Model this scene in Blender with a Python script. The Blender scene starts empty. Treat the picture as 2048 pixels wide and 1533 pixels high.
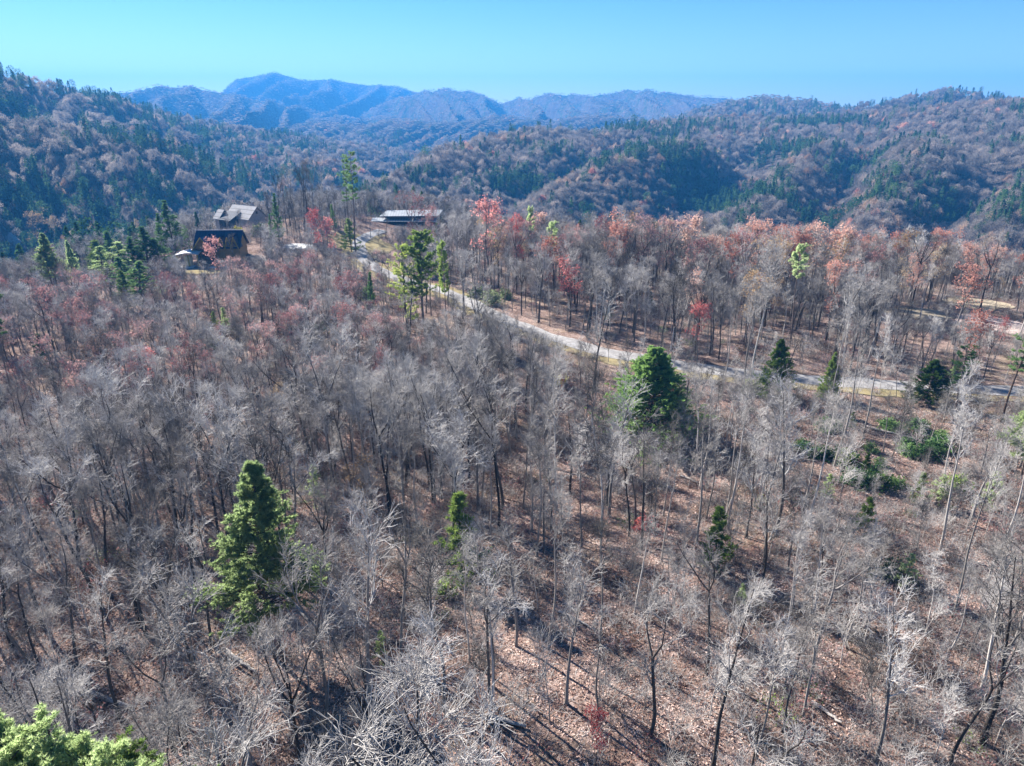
import bpy, math, random
import numpy as np
R = math.radians
rng = np.random.default_rng(7)
random.seed(7)
S = bpy.context.scene
COL = S.collection

# ------------------------------------------------------------------ camera
PITCH = R(21.3); F = 1384.0; CAMZ = 45.0
cam_d = bpy.data.cameras.new('camera'); cam = bpy.data.objects.new('camera', cam_d); COL.objects.link(cam)
cam_d.sensor_width = 36; cam_d.lens = 36*F/2048; cam_d.clip_start = .5; cam_d.clip_end = 20000
cam.location = (0, 0, CAMZ); cam.rotation_euler = (R(90)-PITCH, 0, 0)
S.camera = cam
# ------------------------------------------------------------------ sky, sun, exposure
SUN_AZ = R(-47)      # left of the view direction (+Y)
SUN_EL = R(34)
w = bpy.data.worlds.new('World'); S.world = w; w.use_nodes = True
nt = w.node_tree; nt.nodes.clear()
sky = nt.nodes.new('ShaderNodeTexSky'); sky.sky_type = 'NISHITA'; sky.sun_disc = False
sky.sun_elevation = SUN_EL; sky.sun_rotation = SUN_AZ; sky.altitude = 600; sky.air_density = 1.0
sky.dust_density = 0.0; sky.ozone_density = 3.0
bg = nt.nodes.new('ShaderNodeBackground'); bg.inputs[1].default_value = .038
out = nt.nodes.new('ShaderNodeOutputWorld')
hs = nt.nodes.new('ShaderNodeHueSaturation'); hs.inputs['Saturation'].default_value = 1.38; hs.inputs['Hue'].default_value = .505
nt.links.new(sky.outputs[0], hs.inputs['Color']); nt.links.new(hs.outputs[0], bg.inputs[0]); nt.links.new(bg.outputs[0], out.inputs[0])
sd = bpy.data.lights.new('sun', 'SUN'); sd.energy = 5.0; sd.angle = R(.5); sd.color = (1, .95, .89)
sun = bpy.data.objects.new('sun', sd); COL.objects.link(sun)
sun.rotation_euler = (R(90)-SUN_EL, 0, -SUN_AZ + math.pi)
sun.location = (-60, 60, 120)
S.view_settings.view_transform = 'Standard'; S.view_settings.look = 'None'
S.view_settings.exposure = 2.0; S.view_settings.gamma = 1
S.render.engine = 'CYCLES'
S.cycles.max_bounces = 5; S.cycles.diffuse_bounces = 2; S.cycles.transmission_bounces = 3
S.cycles.volume_bounces = 0; S.cycles.transparent_max_bounces = 4; S.cycles.glossy_bounces = 1

sP, cP = math.sin(PITCH), math.cos(PITCH)
def ray(px, py):
    a = (px-1024)/F; b = -(py-766.5)/F
    return np.array([a, cP + b*sP, -sP + b*cP])
def project(x, y, z):
    x = np.asarray(x, float); y = np.asarray(y, float); z = np.asarray(z, float)-CAMZ
    dep = y*cP - z*sP; up = y*sP + z*cP
    dep = np.where(dep < .1, .1, dep)
    return 1024 + F*x/dep, 766.5 - F*up/dep

# ------------------------------------------------------------------ noise
def vnoise(x, y, seed=0):
    x = np.asarray(x, float); y = np.asarray(y, float)
    xi = np.floor(x).astype(np.int64); yi = np.floor(y).astype(np.int64)
    fx = x-xi; fy = y-yi; fx = fx*fx*(3-2*fx); fy = fy*fy*(3-2*fy)
    def h(a, b):
        n = (a*374761393 + b*668265263 + seed*982451653) & 0xffffffff
        n = ((n ^ (n >> 13))*1274126177) & 0xffffffff
        return ((n ^ (n >> 16)) & 0xffff)/65535.0
    return (h(xi, yi)*(1-fx)+h(xi+1, yi)*fx)*(1-fy) + (h(xi, yi+1)*(1-fx)+h(xi+1, yi+1)*fx)*fy
def fbm(x, y, seed=0, o=4):
    s = 0; a = .5; t = 0
    for i in range(o):
        s = s + a*vnoise(x*2**i, y*2**i, seed+i); t += a; a *= .5
    return s/t

# ------------------------------------------------------------------ terrain
HF = F/cP
def tab(pts, x, k):
    p = np.array(pts, float); return np.interp(x, p[:, 0], p[:, k])
HOR = 766.5 - F*math.tan(PITCH)
def crest_z(pxh, py, r):
    # height of a point at horizontal distance r seen at (pxh,py)
    a = (pxh-1024)/F; b = -(py-766.5)/F
    hz = np.sqrt(a*a + (cP+b*sP)**2)
    return CAMZ + r*(-sP+b*cP)/hz
# layers: crest table (px, py, distance), base distance, base height, profile power, spur amplitude, spur frequency, skew
LAY = [
 dict(c=[(-900,70,900),(-300,90,950),(0,122,1000),(60,152,1050),(100,168,1100),(160,178,1180),(230,190,1250),(300,217,1300),(400,240,1400),(500,257,1450),(600,270,1500),(720,287,1500),(850,305,1450),(1000,330,1400),(1200,400,1400)],
      rb=430, zb=-80, a=32, f=.0085, k=.9),
 dict(c=[(-900,170,650),(-200,215,650),(0,238,700),(150,254,720),(250,268,750),(350,293,780),(430,328,800),(480,352,800),(540,392,780),(640,470,760)],
      rb=400, zb=-80, a=20, f=.012, k=-.6),
 dict(c=[(380,420,1000),(440,352,1000),(500,316,1000),(560,301,1000),(640,312,1000),(720,342,960),(800,400,900)], rb=600, zb=-80, a=14, f=.02, k=.3),
 dict(c=[(560,470,430),(640,420,480),(700,383,540),(760,353,600),(850,308,720),(930,283,820),(1000,266,900),(1080,255,950),(1180,264,1000),(1260,250,1100),(1400,233,1250),(1500,230,1300),(1600,232,1300),(1700,226,1300),(1800,212,1300),(1900,203,1250),(2048,196,1200),(2400,150,1200),(3200,120,1200)],
      rb=330, zb=-72, a=0, f=.02, k=0, spurs=True),
 dict(c=[(300,330,4800),(420,215,4800),(480,156,4800),(560,143,4800),(620,160,4800),(650,156,4800),(740,168,4800),(790,169,4800),(830,181,4800),(900,200,4800),(1100,240,4800)], rb=2600, zb=-60, a=110, f=.011, k=.45),
 dict(c=[(0,300,3300),(180,200,3300),(240,184,3300),(320,171,3300),(380,168,3300),(450,180,3300),(520,194,3300),(600,212,3300),(700,232,3300),(820,262,3300)], rb=1500, zb=-60, a=80, f=.013, k=.4),
 dict(c=[(700,240,3700),(780,200,3700),(830,181,3700),(900,172,3700),(950,182,3700),(1000,200,3700),(1050,194,3700),(1110,182,3700),(1160,188,3700),(1240,180,3700),(1300,177,3700),(1360,187,3700),(1450,190,3700),(1550,205,3700),(1800,260,3700)], rb=2000, zb=-60, a=90, f=.014, k=-.3),
 dict(c=[(450,300,2200),(560,246,2200),(640,240,2200),(700,246,2200),(800,232,2300),(900,240,2300),(1000,226,2400),(1100,236,2400),(1200,222,2400),(1300,236,2300),(1420,260,2200)], rb=1350, zb=-70, a=30, f=.02, k=.5),
 dict(c=[(1200,290,2000),(1300,243,2000),(1380,218,2000),(1450,196,2000),(1520,184,2000),(1600,192,2000),(1700,212,2000),(1760,225,2000),(1900,260,2000)], rb=1250, zb=-20, a=40, f=.018, k=-.5),
 dict(c=[(1560,260,1750),(1640,229,1750),(1700,214,1750),(1800,194,1750),(1890,176,1750),(1950,188,1750),(2048,200,1750),(2300,190,1750),(3200,190,1750)], rb=1250, zb=0, a=30, f=.016, k=.4),
]
EDGE = [(-2500,180),(-600,190),(0,255),(150,290),(300,320),(450,350),(600,350),(800,335),(950,285),(1100,232),(1300,208),(1500,202),(1700,215),(1850,235),(2048,238),(2600,230),(6000,200)]
def line_pts(pts):
    o = []
    for px, py, r in pts:
        d = ray(px, py); az = math.atan2(d[0], d[1]); o.append((r*math.sin(az), r*math.cos(az)))
    return np.array(o)
RIDGES = [line_pts(p) for p in ([(1400,265,850),(1300,308,760),(1200,340,690),(1100,370,620),(1060,390,560)],
                                 [(1650,255,900),(1600,290,780),(1560,330,680),(1520,380,590),(1460,430,500)],
                                 [(1830,250,850),(1790,320,700),(1740,380,570),(1690,440,480)],
                                 [(2150,300,650),(2048,340,600),(1980,380,530),(1900,410,470),(1800,460,420)],
                                 [(1080,252,950),(1000,268,900),(900,290,800),(820,320,700)])]
RAVINES = [line_pts(p) for p in ([(1250,290,900),(1180,320,800),(1110,350,700),(1040,390,620),(1000,420,540)],
                                 [(1500,250,950),(1440,300,780),(1370,360,660),(1320,410,560)],
                                 [(1720,275,850),(1700,330,720),(1650,400,570),(1600,450,490)],
                                 [(1990,325,720),(1930,365,620),(1880,400,540),(1830,440,480),(1760,480,420)],
                                 [(1560,260,900),(1500,320,720),(1440,390,600)])]
def dist_poly(x, y, P):
    d = np.full(x.shape, 1e9)
    for (ax, ay), (bx, by) in zip(P[:-1], P[1:]):
        vx, vy = bx-ax, by-ay
        t = np.clip(((x-ax)*vx+(y-ay)*vy)/(vx*vx+vy*vy), 0, 1)
        d = np.minimum(d, np.hypot(x-ax-t*vx, y-ay-t*vy))
    return d
def sstep(a, b, x):
    t = np.clip((x-a)/(b-a), 0, 1); return t*t*(3-2*t)
def height(x, y):
    x = np.asarray(x, float); y = np.asarray(y, float)
    r = np.hypot(x, y)+1e-6; az = np.arctan2(x, y)
    azc = np.clip(az, -1.25, 1.25); pxh = 1024+HF*np.tan(azc)
    # near plateau
    e = np.interp(pxh, [q[0] for q in EDGE], [q[1] for q in EDGE]) + 22*(fbm(az*9+3, r*0+2, 5, 3)-.5)
    near = 3.2*(fbm(x/60+4.2, y/60+1.7, 11, 3)-.5) + .7*(fbm(x/9, y/9, 21, 3)-.5)
    near += 7*np.exp(-(((x+75)/45)**2+((y-275)/45)**2))            # knoll with the tall trees
    near -= 6*sstep(-60, -190, x)*sstep(90, 260, y)
    near -= 5.0*np.exp(-(((x+5)/26)**2+((y-92)/22)**2))            # hollow in the middle
    near -= 2.5*sstep(30, 80, x)*sstep(150, 200, r)*0
    near = near*sstep(6, 30, r)
    drop = np.clip(r-e, 0, None)
    near = near - 110*(1-np.exp(-(drop/190.)**1.25)) - 2*np.exp(-((r-e)/30)**2)
    z = np.maximum(near, -82)
    fb = fbm(x/130, y/130, 31, 4)-.5; fb2 = fbm(x/420, y/420, 35, 3)-.5
    for i, L in enumerate(LAY):
        py = tab(L['c'], pxh, 1); rc = tab(L['c'], pxh, 2); zc = crest_z(pxh, py, rc) - 9
        lo, hi = L['c'][0][0], L['c'][-1][0]
        t = np.clip((r-L['rb'])/(rc-L['rb']), 0, 1)
        prof = t**(.9 if rc.mean() < 2000 else 1.25)
        zf = L['zb']+(zc-L['zb'])*prof
        bell = np.clip(4*t*(1-t), 0, 1)**.7
        if L.get('spurs'):
            zf = zf + 16*fb*bell
            for P in RIDGES: zf = zf + 16*np.exp(-(dist_poly(x, y, P)/34)**2)*sstep(1.0, .8, t)
            for P in RAVINES: zf = zf - 19*np.exp(-(dist_poly(x, y, P)/26)**2)*sstep(1.0, .8, t)
        else:
            u = (pxh + L['k']*(rc-r)/rc*900)*L['f'] + 1.2*(fbm(pxh*.006, r/rc*3, 41+i, 3)-.5)*2
            rid = 1-2*np.abs(u-np.floor(u)-.5)
            rid = .5*rid+.5*(.5-.5*np.cos(2*math.pi*u))
            u2 = u*2.7+.3
            rid2 = 1-2*np.abs(u2-np.floor(u2)-.5)
            zf = zf + L['a']*bell*(rid-.6) + .35*L['a']*bell*(rid2-.5) + .3*L['a']*bell*(fb if rc.mean() < 1700 else fb2)
        back = np.clip(r-rc, 0, None)
        zf = zf - back*.35
        zf = np.where((pxh < lo) | (pxh > hi), -999, zf)
        zf = np.where(r < L['rb']*.98, -999, zf)
        z = np.maximum(z, np.maximum(zf, -90))
    return z
def H1(x, y): return float(height(np.array([x]), np.array([y]))[0])
def ground_at(px, py, rmax=3000):
    d = ray(px, py); hz = math.hypot(d[0], d[1])
    rs = np.concatenate([np.arange(15, 420, 1.0), np.arange(420, rmax, 6.0)])
    X = d[0]/hz*rs; Y = d[1]/hz*rs; Z = CAMZ + d[2]/hz*rs
    below = Z < height(X, Y)
    i = int(np.argmax(below)) if below.any() else len(rs)-1
    return float(X[i]), float(Y[i]), H1(X[i], Y[i])
def at_dist(px, py, r):
    d = ray(px, py); hz = math.hypot(d[0], d[1])
    x, y = d[0]/hz*r, d[1]/hz*r
    return x, y, H1(x, y)

# ------------------------------------------------------------------ object helpers
def tag(o, label=None, cat=None, group=None, kind=None):
    if label: o['label'] = label
    if cat: o['category'] = cat
    if group: o['group'] = group
    if kind: o['kind'] = kind
    return o
def np_mesh(name, verts, quads=None, tris=None, mats=(), smooth=False, midx=None):
    me = bpy.data.meshes.new(name)
    verts = np.asarray(verts, np.float32).reshape(-1, 3)
    q = np.zeros((0, 4), np.int32) if quads is None else np.asarray(quads, np.int32).reshape(-1, 4)
    t = np.zeros((0, 3), np.int32) if tris is None else np.asarray(tris, np.int32).reshape(-1, 3)
    me.vertices.add(len(verts)); me.vertices.foreach_set('co', verts.ravel())
    nl = q.size+t.size; nf = len(q)+len(t)
    me.loops.add(nl); me.loops.foreach_set('vertex_index', np.concatenate([q.ravel(), t.ravel()]))
    me.polygons.add(nf)
    ls = np.concatenate([np.arange(len(q))*4, q.size+np.arange(len(t))*3]).astype(np.int32)
    me.polygons.foreach_set('loop_start', ls)
    if midx is not None: me.polygons.foreach_set('material_index', np.asarray(midx, np.int32))
    if smooth: me.polygons.foreach_set('use_smooth', np.ones(nf, bool))
    for m in mats: me.materials.append(m)
    me.update(calc_edges=True); me.validate()
    return me
def link(name, me, parent=None):
    o = bpy.data.objects.new(name, me); COL.objects.link(o)
    if parent is not None: o.parent = parent
    return o
def empty(name, loc, rz=0, sc=1.0):
    o = bpy.data.objects.new(name, None); COL.objects.link(o)
    o.location = loc; o.rotation_euler = (0, 0, rz); o.scale = (sc, sc, sc) if np.isscalar(sc) else sc
    o.empty_display_size = .5
    return o

# ------------------------------------------------------------------ materials
def mat(name):
    m = bpy.data.materials.new(name); m.use_nodes = True; t = m.node_tree; t.nodes.clear()
    o = t.nodes.new('ShaderNodeOutputMaterial'); return m, t, o
def N(t, ty, **kw):
    n = t.nodes.new(ty)
    for k, v in kw.items(): setattr(n, k, v)
    return n
def ramp(t, fac, cols, interp='LINEAR'):
    n = t.nodes.new('ShaderNodeValToRGB'); n.color_ramp.interpolation = interp
    el = n.color_ramp.elements
    while len(el) < len(cols): el.new(.5)
    for e, (p, c) in zip(el, cols): e.position = p; e.color = (*c, 1)
    t.links.new(fac, n.inputs[0]); return n.outputs[0]
def noise(t, scale, detail=4, obj=True, rough=.6, vec=None):
    n = N(t, 'ShaderNodeTexNoise'); n.inputs['Scale'].default_value = scale; n.inputs['Detail'].default_value = detail
    n.inputs['Roughness'].default_value = rough
    if vec is None:
        tc = N(t, 'ShaderNodeTexCoord'); vec = tc.outputs['Object']
    t.links.new(vec, n.inputs['Vector']); return n.outputs[0]
def mixc(t, fac, a, b, mode='MIX'):
    n = N(t, 'ShaderNodeMix', data_type='RGBA', blend_type=mode)
    if isinstance(fac, float): n.inputs[0].default_value = fac
    else: t.links.new(fac, n.inputs[0])
    for s, v in ((6, a), (7, b)):
        if isinstance(v, tuple): n.inputs[s].default_value = (*v, 1)
        else: t.links.new(v, n.inputs[s])
    return n.outputs[2]
def m_simple(name, c1, c2, scale=3, rough=.85, spec=.15, bump=0.0, metal=0.0):
    m, t, o = mat(name); b = N(t, 'ShaderNodeBsdfPrincipled')
    nz = noise(t, scale); t.links.new(ramp(t, nz, [(.3, c1), (.7, c2)]), b.inputs['Base Color'])
    b.inputs['Roughness'].default_value = rough; b.inputs['Specular IOR Level'].default_value = spec
    b.inputs['Metallic'].default_value = metal
    if bump:
        bp = N(t, 'ShaderNodeBump'); bp.inputs['Distance'].default_value = bump; bp.inputs['Strength'].default_value = .6
        t.links.new(nz, bp.inputs['Height']); t.links.new(bp.outputs[0], b.inputs['Normal'])
    t.links.new(b.outputs[0], o.inputs[0]); return m
def m_tree(name, cols, rnd=True, trans=0.0, scale=1.2, amp=.5):
    """bark / twig / leaf material: colour from a ramp over per-tree random + fine noise"""
    m, t, o = mat(name)
    oi = N(t, 'ShaderNodeObjectInfo'); geo = N(t, 'ShaderNodeNewGeometry')
    nz = noise(t, scale, 3)
    add = N(t, 'ShaderNodeMath', operation='MULTIPLY_ADD'); t.links.new(nz, add.inputs[0]); add.inputs[1].default_value = amp
    sub = N(t, 'ShaderNodeMath', operation='SUBTRACT'); t.links.new(oi.outputs['Random'], sub.inputs[0]); sub.inputs[1].default_value = amp/2
    if not rnd: sub.inputs[0].default_value = .5; t.links.remove(sub.inputs[0].links[0])
    t.links.new(sub.outputs[0], add.inputs[2])
    if trans:   # leaf by leaf variation
        wr = N(t, 'ShaderNodeMath', operation='MULTIPLY_ADD'); t.links.new(geo.outputs['Random Per Island'], wr.inputs[0])
        wr.inputs[1].default_value = .45; 
        s2 = N(t, 'ShaderNodeMath', operation='SUBTRACT'); t.links.new(add.outputs[0], s2.inputs[0]); s2.inputs[1].default_value = .22
        t.links.new(s2.outputs[0], wr.inputs[2]); fac = wr.outputs[0]
    else: fac = add.outputs[0]
    c = ramp(t, fac, cols)
    d = N(t, 'ShaderNodeBsdfDiffuse'); t.links.new(c, d.inputs[0])
    if trans:
        tr = N(t, 'ShaderNodeBsdfTranslucent'); t.links.new(c, tr.inputs[0])
        mx = N(t, 'ShaderNodeMixShader'); mx.inputs[0].default_value = trans
        t.links.new(d.outputs[0], mx.inputs[1]); t.links.new(tr.outputs[0], mx.inputs[2]); t.links.new(mx.outputs[0], o.inputs[0])
    else: t.links.new(d.outputs[0], o.inputs[0])
    return m
M = {}
M['bark'] = m_tree('grey_bark', [(0, (.035, .03, .027)), (.5, (.09, .08, .073)), (1, (.24, .22, .205))], scale=2.5, amp=.5)
M['pale_bark'] = m_tree('pale_bark', [(0, (.16, .145, .13)), (.5, (.32, .29, .265)), (1, (.52, .48, .44))], scale=2.5, amp=.5)
M['twig'] = m_tree('grey_twig', [(0, (.08, .073, .067)), (.5, (.33, .31, .29)), (1, (.52, .495, .47))], scale=1.0, amp=.35)
M['pine_bark'] = m_tree('pine_bark', [(0, (.07, .05, .04)), (.5, (.13, .10, .085)), (1, (.22, .18, .15))], scale=3)
M['needle'] = m_tree('bright_pine_needles', [(0, (.20, .27, .11)), (.5, (.46, .57, .26)), (1, (.60, .68, .38))], trans=.7, scale=.5)
M['needle_yellow'] = m_tree('yellow_green_pine_needles', [(0, (.13, .20, .05)), (.5, (.33, .44, .11)), (1, (.50, .56, .16))], trans=.62, scale=.35)
M['hemlock'] = m_tree('hemlock_sprays', [(0, (.07, .14, .045)), (.5, (.20, .34, .10)), (1, (.34, .48, .15))], trans=.58, scale=.5)
M['needle_dark'] = m_tree('dark_evergreen_needles', [(0, (.05, .10, .04)), (.5, (.12, .22, .075)), (1, (.22, .34, .12))], trans=.5, scale=.5)
M['far_needle'] = m_tree('hill_evergreen', [(0, (.03, .075, .035)), (.5, (.06, .13, .055)), (1, (.11, .19, .07))], trans=.4, scale=.3)
M['red'] = m_tree('red_leaves', [(0, (.30, .06, .06)), (.5, (.55, .18, .165)), (1, (.66, .37, .33))], trans=.5, scale=.5)
M['rose'] = m_tree('dull_rose_leaves', [(0, (.20, .075, .075)), (.5, (.38, .18, .17)), (1, (.55, .34, .31))], trans=.4, scale=.5)
M['orange'] = m_tree('rust_orange_leaves', [(0, (.30, .11, .08)), (.5, (.55, .265, .20)), (1, (.68, .46, .36))], trans=.5, scale=.5)
M['tan'] = m_tree('tan_leaves', [(0, (.28, .18, .09)), (.5, (.48, .33, .18)), (1, (.62, .48, .30))], trans=.4, scale=.5)
M['brown'] = m_tree('brown_leaves', [(0, (.09, .05, .04)), (.5, (.18, .11, .085)), (1, (.30, .20, .15))], trans=.3, scale=.5)
M['shrub'] = m_tree('shrub_leaves', [(0, (.04, .08, .02)), (.5, (.12, .19, .04)), (1, (.25, .33, .09))], trans=.35, scale=.8)
M['laurel'] = m_tree('laurel_leaves', [(0, (.08, .11, .05)), (.5, (.20, .25, .12)), (1, (.36, .40, .22))], trans=.3, scale=.8)
M['yellow'] = m_tree('yellow_leaves', [(0, (.18, .16, .02)), (.5, (.40, .36, .05)), (1, (.55, .50, .12))], trans=.4, scale=.8)
M['far_twig'] = m_tree('hill_hardwood', [(0, (.13, .115, .11)), (.45, (.22, .20, .185)), (.75, (.30, .265, .24)), (1, (.40, .33, .28))], trans=.4, scale=.2, amp=.25)
M['far_tan'] = m_tree('hill_tan_leaves', [(0, (.24, .15, .10)), (.5, (.36, .25, .18)), (1, (.48, .36, .27))], trans=.4, scale=.3)
# leaf litter and hill ground
def m_ground():
    m, t, o = mat('leaf_litter_and_hill_soil'); b = N(t, 'ShaderNodeBsdfPrincipled')
    tc = N(t, 'ShaderNodeTexCoord'); v = tc.outputs['Object']
    big = noise(t, .045, 5, vec=v); mid = noise(t, .5, 5, vec=v); fine = noise(t, 5.0, 4, vec=v, rough=.75)
    vo = N(t, 'ShaderNodeTexVoronoi'); vo.inputs['Scale'].default_value = 4.5; t.links.new(v, vo.inputs['Vector'])
    sp = N(t, 'ShaderNodeSeparateColor'); t.links.new(vo.outputs['Color'], sp.inputs[0])
    leaf = ramp(t, sp.outputs[0], [(0, (.08, .055, .045)), (.35, (.22, .155, .13)), (.7, (.36, .26, .22)), (1, (.58, .46, .41))])
    soil = ramp(t, fine, [(.3, (.08, .055, .045)), (.5, (.25, .18, .15)), (.7, (.48, .36, .31))])
    c = mixc(t, .5, leaf, soil)
    pt = noise(t, .13, 6, vec=v, rough=.7)
    c = mixc(t, 1.0, c, ramp(t, pt, [(.36, (.42, .38, .35)), (.47, (.72, .69, .67)), (.56, (.92, .91, .90)), (.68, (1.12, 1.12, 1.08))]), 'MULTIPLY')
    gm = N(t, 'ShaderNodeMath', operation='MULTIPLY'); 
    gr = ramp(t, big, [(.50, (0, 0, 0)), (.62, (1, 1, 1))]); gr2 = ramp(t, mid, [(.4, (0, 0, 0)), (.6, (1, 1, 1))])
    t.links.new(gr, gm.inputs[0]); t.links.new(gr2, gm.inputs[1])
    gm2 = N(t, 'ShaderNodeMath', operation='MULTIPLY'); t.links.new(gm.outputs[0], gm2.inputs[0]); gm2.inputs[1].default_value = .35
    c = mixc(t, gm2.outputs[0], c, (.24, .22, .12))
    # the wooded hills: grey brown with evergreen patches
    hn = noise(t, .011, 6, vec=v, rough=.7); hf = noise(t, .09, 3, vec=v, rough=.8)
    hc = ramp(t, hn, [(.42, (.085, .07, .065)), (.50, (.12, .10, .09)), (.56, (.03, .055, .028)), (.62, (.11, .085, .08)), (.7, (.17, .10, .075))])
    hc = mixc(t, 1.0, hc, ramp(t, hf, [(.35, (.35, .35, .35)), (.65, (1.2, 1.2, 1.2))]), 'MULTIPLY')
    ln = N(t, 'ShaderNodeVectorMath', operation='LENGTH'); t.links.new(v, ln.inputs[0])
    mr = N(t, 'ShaderNodeMapRange'); t.links.new(ln.outputs['Value'], mr.inputs[0]); mr.inputs[1].default_value = 240; mr.inputs[2].default_value = 380
    c = mixc(t, mr.outputs[0], c, hc)
    t.links.new(c, b.inputs['Base Color']); b.inputs['Roughness'].default_value = 1; b.inputs['Specular IOR Level'].default_value = 0
    bp = N(t, 'ShaderNodeBump'); bp.inputs['Distance'].default_value = .15; bp.inputs['Strength'].default_value = .9
    t.links.new(fine, bp.inputs['Height']); t.links.new(bp.outputs[0], b.inputs['Normal'])
    t.links.new(b.outputs[0], o.inputs[0]); return m
M['ground'] = m_ground()
M['gravel'] = m_simple('pale_gravel', (.19, .18, .172), (.33, .32, .31), 1.2, .95, .05, .03)
M['grass'] = m_simple('dry_yellow_grass', (.15, .12, .07), (.31, .26, .14), .7, 1, 0, .05)
M['field'] = m_simple('pale_dry_grass', (.27, .22, .15), (.40, .34, .25), .5, 1, 0, .05)
M['concrete'] = m_simple('pale_concrete', (.42, .41, .40), (.56, .55, .53), .8, .8, .2)
M['log'] = m_simple('weathered_log', (.22, .19, .17), (.50, .46, .42), 6, .9, .1, .02)

# ------------------------------------------------------------------ ground sheet
front = np.linspace(R(-52), R(52), 620)
side = np.linspace(R(52), R(308), 60)[1:-1]
azs = np.concatenate([front, side])
rs = np.concatenate([[0.5, 8], np.arange(16, 340, 2.6), np.geomspace(342, 5600, 200)])
RR, AA = np.meshgrid(rs, azs, indexing='ij')
GX = RR*np.sin(AA); GY = RR*np.cos(AA); GZ = height(GX, GY)
GZ = np.where((np.abs(((AA+math.pi) % (2*math.pi))-math.pi) > R(80)) & (RR > 500), np.minimum(GZ, 120), GZ)
nr, na = RR.shape
idx = np.arange(nr*na).reshape(nr, na)
a0 = idx[:-1, :]; a1 = np.roll(idx, -1, 1)[:-1, :]; b0 = idx[1:, :]; b1 = np.roll(idx, -1, 1)[1:, :]
Q = np.stack([a0, b0, b1, a1], -1).reshape(-1, 4)[:, ::-1]
gme = np_mesh('ground', np.stack([GX, GY, GZ], -1), Q, tris=[[idx[0, k], idx[0, (k+1) % na], idx[0, 0]] for k in range(1, na-1)], mats=[M['ground']], smooth=True)
tag(link('ground', gme), kind='structure')

def sheet(name, ctr, width, m, off, n=160, jag=0.0, side=0.0):
    """a strip following ground points ctr=[(x,y)], width metres"""
    P = np.array(ctr, float); s = np.concatenate([[0], np.cumsum(np.hypot(*np.diff(P, axis=0).T))])
    u = np.linspace(0, s[-1], n)
    X = np.interp(u, s, P[:, 0]); Y = np.interp(u, s, P[:, 1])
    for _ in range(6): X[1:-1] = (X[:-2]+2*X[1:-1]+X[2:])/4; Y[1:-1] = (Y[:-2]+2*Y[1:-1]+Y[2:])/4
    tx = np.gradient(X); ty = np.gradient(Y); l = np.hypot(tx, ty); nx, ny = -ty/l, tx/l
    k = 9; V = []
    for j in range(k):
        q = (j/(k-1)-.5)*width*(1+jag*(fbm(u/4, u*0+j//8*5, 9+int(off*100), 3)-.5)*2)+side
        x = X+nx*q; y = Y+ny*q; V.append(np.stack([x, y, height(x, y)+off], -1))
    V = np.stack(V, 1); ii = np.arange(n*k).reshape(n, k)
    q = np.stack([ii[:-1, :-1], ii[1:, :-1], ii[1:, 1:], ii[:-1, 1:]], -1).reshape(-1, 4)
    return tag(link(name, np_mesh(name, V, q, mats=[m], smooth=True)), kind='structure'), np.stack([X, Y], -1)
road_px = [(765,462),(735,474),(716,488),(722,510),(745,535),(800,558),(860,575),(930,602),(1000,637),(1100,676),(1200,706),(1300,724),(1420,742),(1530,755),(1700,770),(1850,779),(1985,786),(2120,790),(2300,800)]
road_xy = [ground_at(*p)[:2] for p in road_px]
_, ROAD = sheet('gravel_road', road_xy, 4.5, M['gravel'], .16, 260, .12)
sheet('grass_verge', ROAD[40:], 3.0, M['grass'], .11, 240, .7, -3.6)
sheet('grass_verge', ROAD[5:110], 2.4, M['grass'], .10, 120, .8, 3.3)

# ------------------------------------------------------------------ procedural trees
def unit(v): return v/np.maximum(np.linalg.norm(v, axis=-1, keepdims=True), 1e-9)
def grow(rg, st, dr, ln, r0, r1, n, wig, up):
    m = len(st); P = np.zeros((m, n, 3)); P[:, 0] = st; d = unit(dr); st_l = (ln/(n-1))[:, None]
    for k in range(1, n):
        d = unit(d + rg.normal(0, wig, (m, 3)) + np.array([0, 0, up])); P[:, k] = P[:, k-1]+d*st_l
    tt = np.linspace(0, 1, n)[None, :]
    return P, r0[:, None]*(1-tt)+r1[:, None]*tt
def spawn(rg, P, Rr, k, t0, t1, ang0, ang1):
    m, n, _ = P.shape; t = rg.uniform(t0, t1, (m, k)); f = t*(n-1); i = np.minimum(f.astype(int), n-2); q = (f-i)[..., None]
    mi = np.arange(m)[:, None]
    A = P[mi, i]; B = P[mi, i+1]; pos = A+(B-A)*q; d = unit(B-A)
    rad = Rr[mi, i]*(1-q[..., 0])+Rr[mi, i+1]*q[..., 0]
    rv = rg.normal(0, 1, (m, k, 3)); perp = unit(rv-(rv*d).sum(-1, keepdims=True)*d)
    a = rg.uniform(ang0, ang1, (m, k, 1)); dd = d*np.cos(a)+perp*np.sin(a)
    return pos.reshape(-1, 3), dd.reshape(-1, 3), rad.ravel(), t.ravel()
def tubes(P, Rr, s):
    m, n, _ = P.shape
    d = np.zeros_like(P); d[:, 1:-1] = P[:, 2:]-P[:, :-2]; d[:, 0] = P[:, 1]-P[:, 0]; d[:, -1] = P[:, -1]-P[:, -2]; d = unit(d)
    ref = np.where(np.abs(d[:, :1, 2:3]) > .8, np.array([1., 0, 0]), np.array([0, 0, 1.]))
    u = unit(np.cross(d, ref)); v = np.cross(d, u)
    th = np.arange(s)*2*math.pi/s
    ring = P[:, :, None]+(u[:, :, None]*np.cos(th)[None, None, :, None]+v[:, :, None]*np.sin(th)[None, None, :, None])*Rr[:, :, None, None]
    V = ring.reshape(-1, 3); ii = np.arange(m*n*s).reshape(m, n, s)
    a = ii[:, :-1]; b = ii[:, 1:]
    q = np.stack([a, np.roll(a, -1, 2), np.roll(b, -1, 2), b], -1).reshape(-1, 4)
    return V, q
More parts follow.
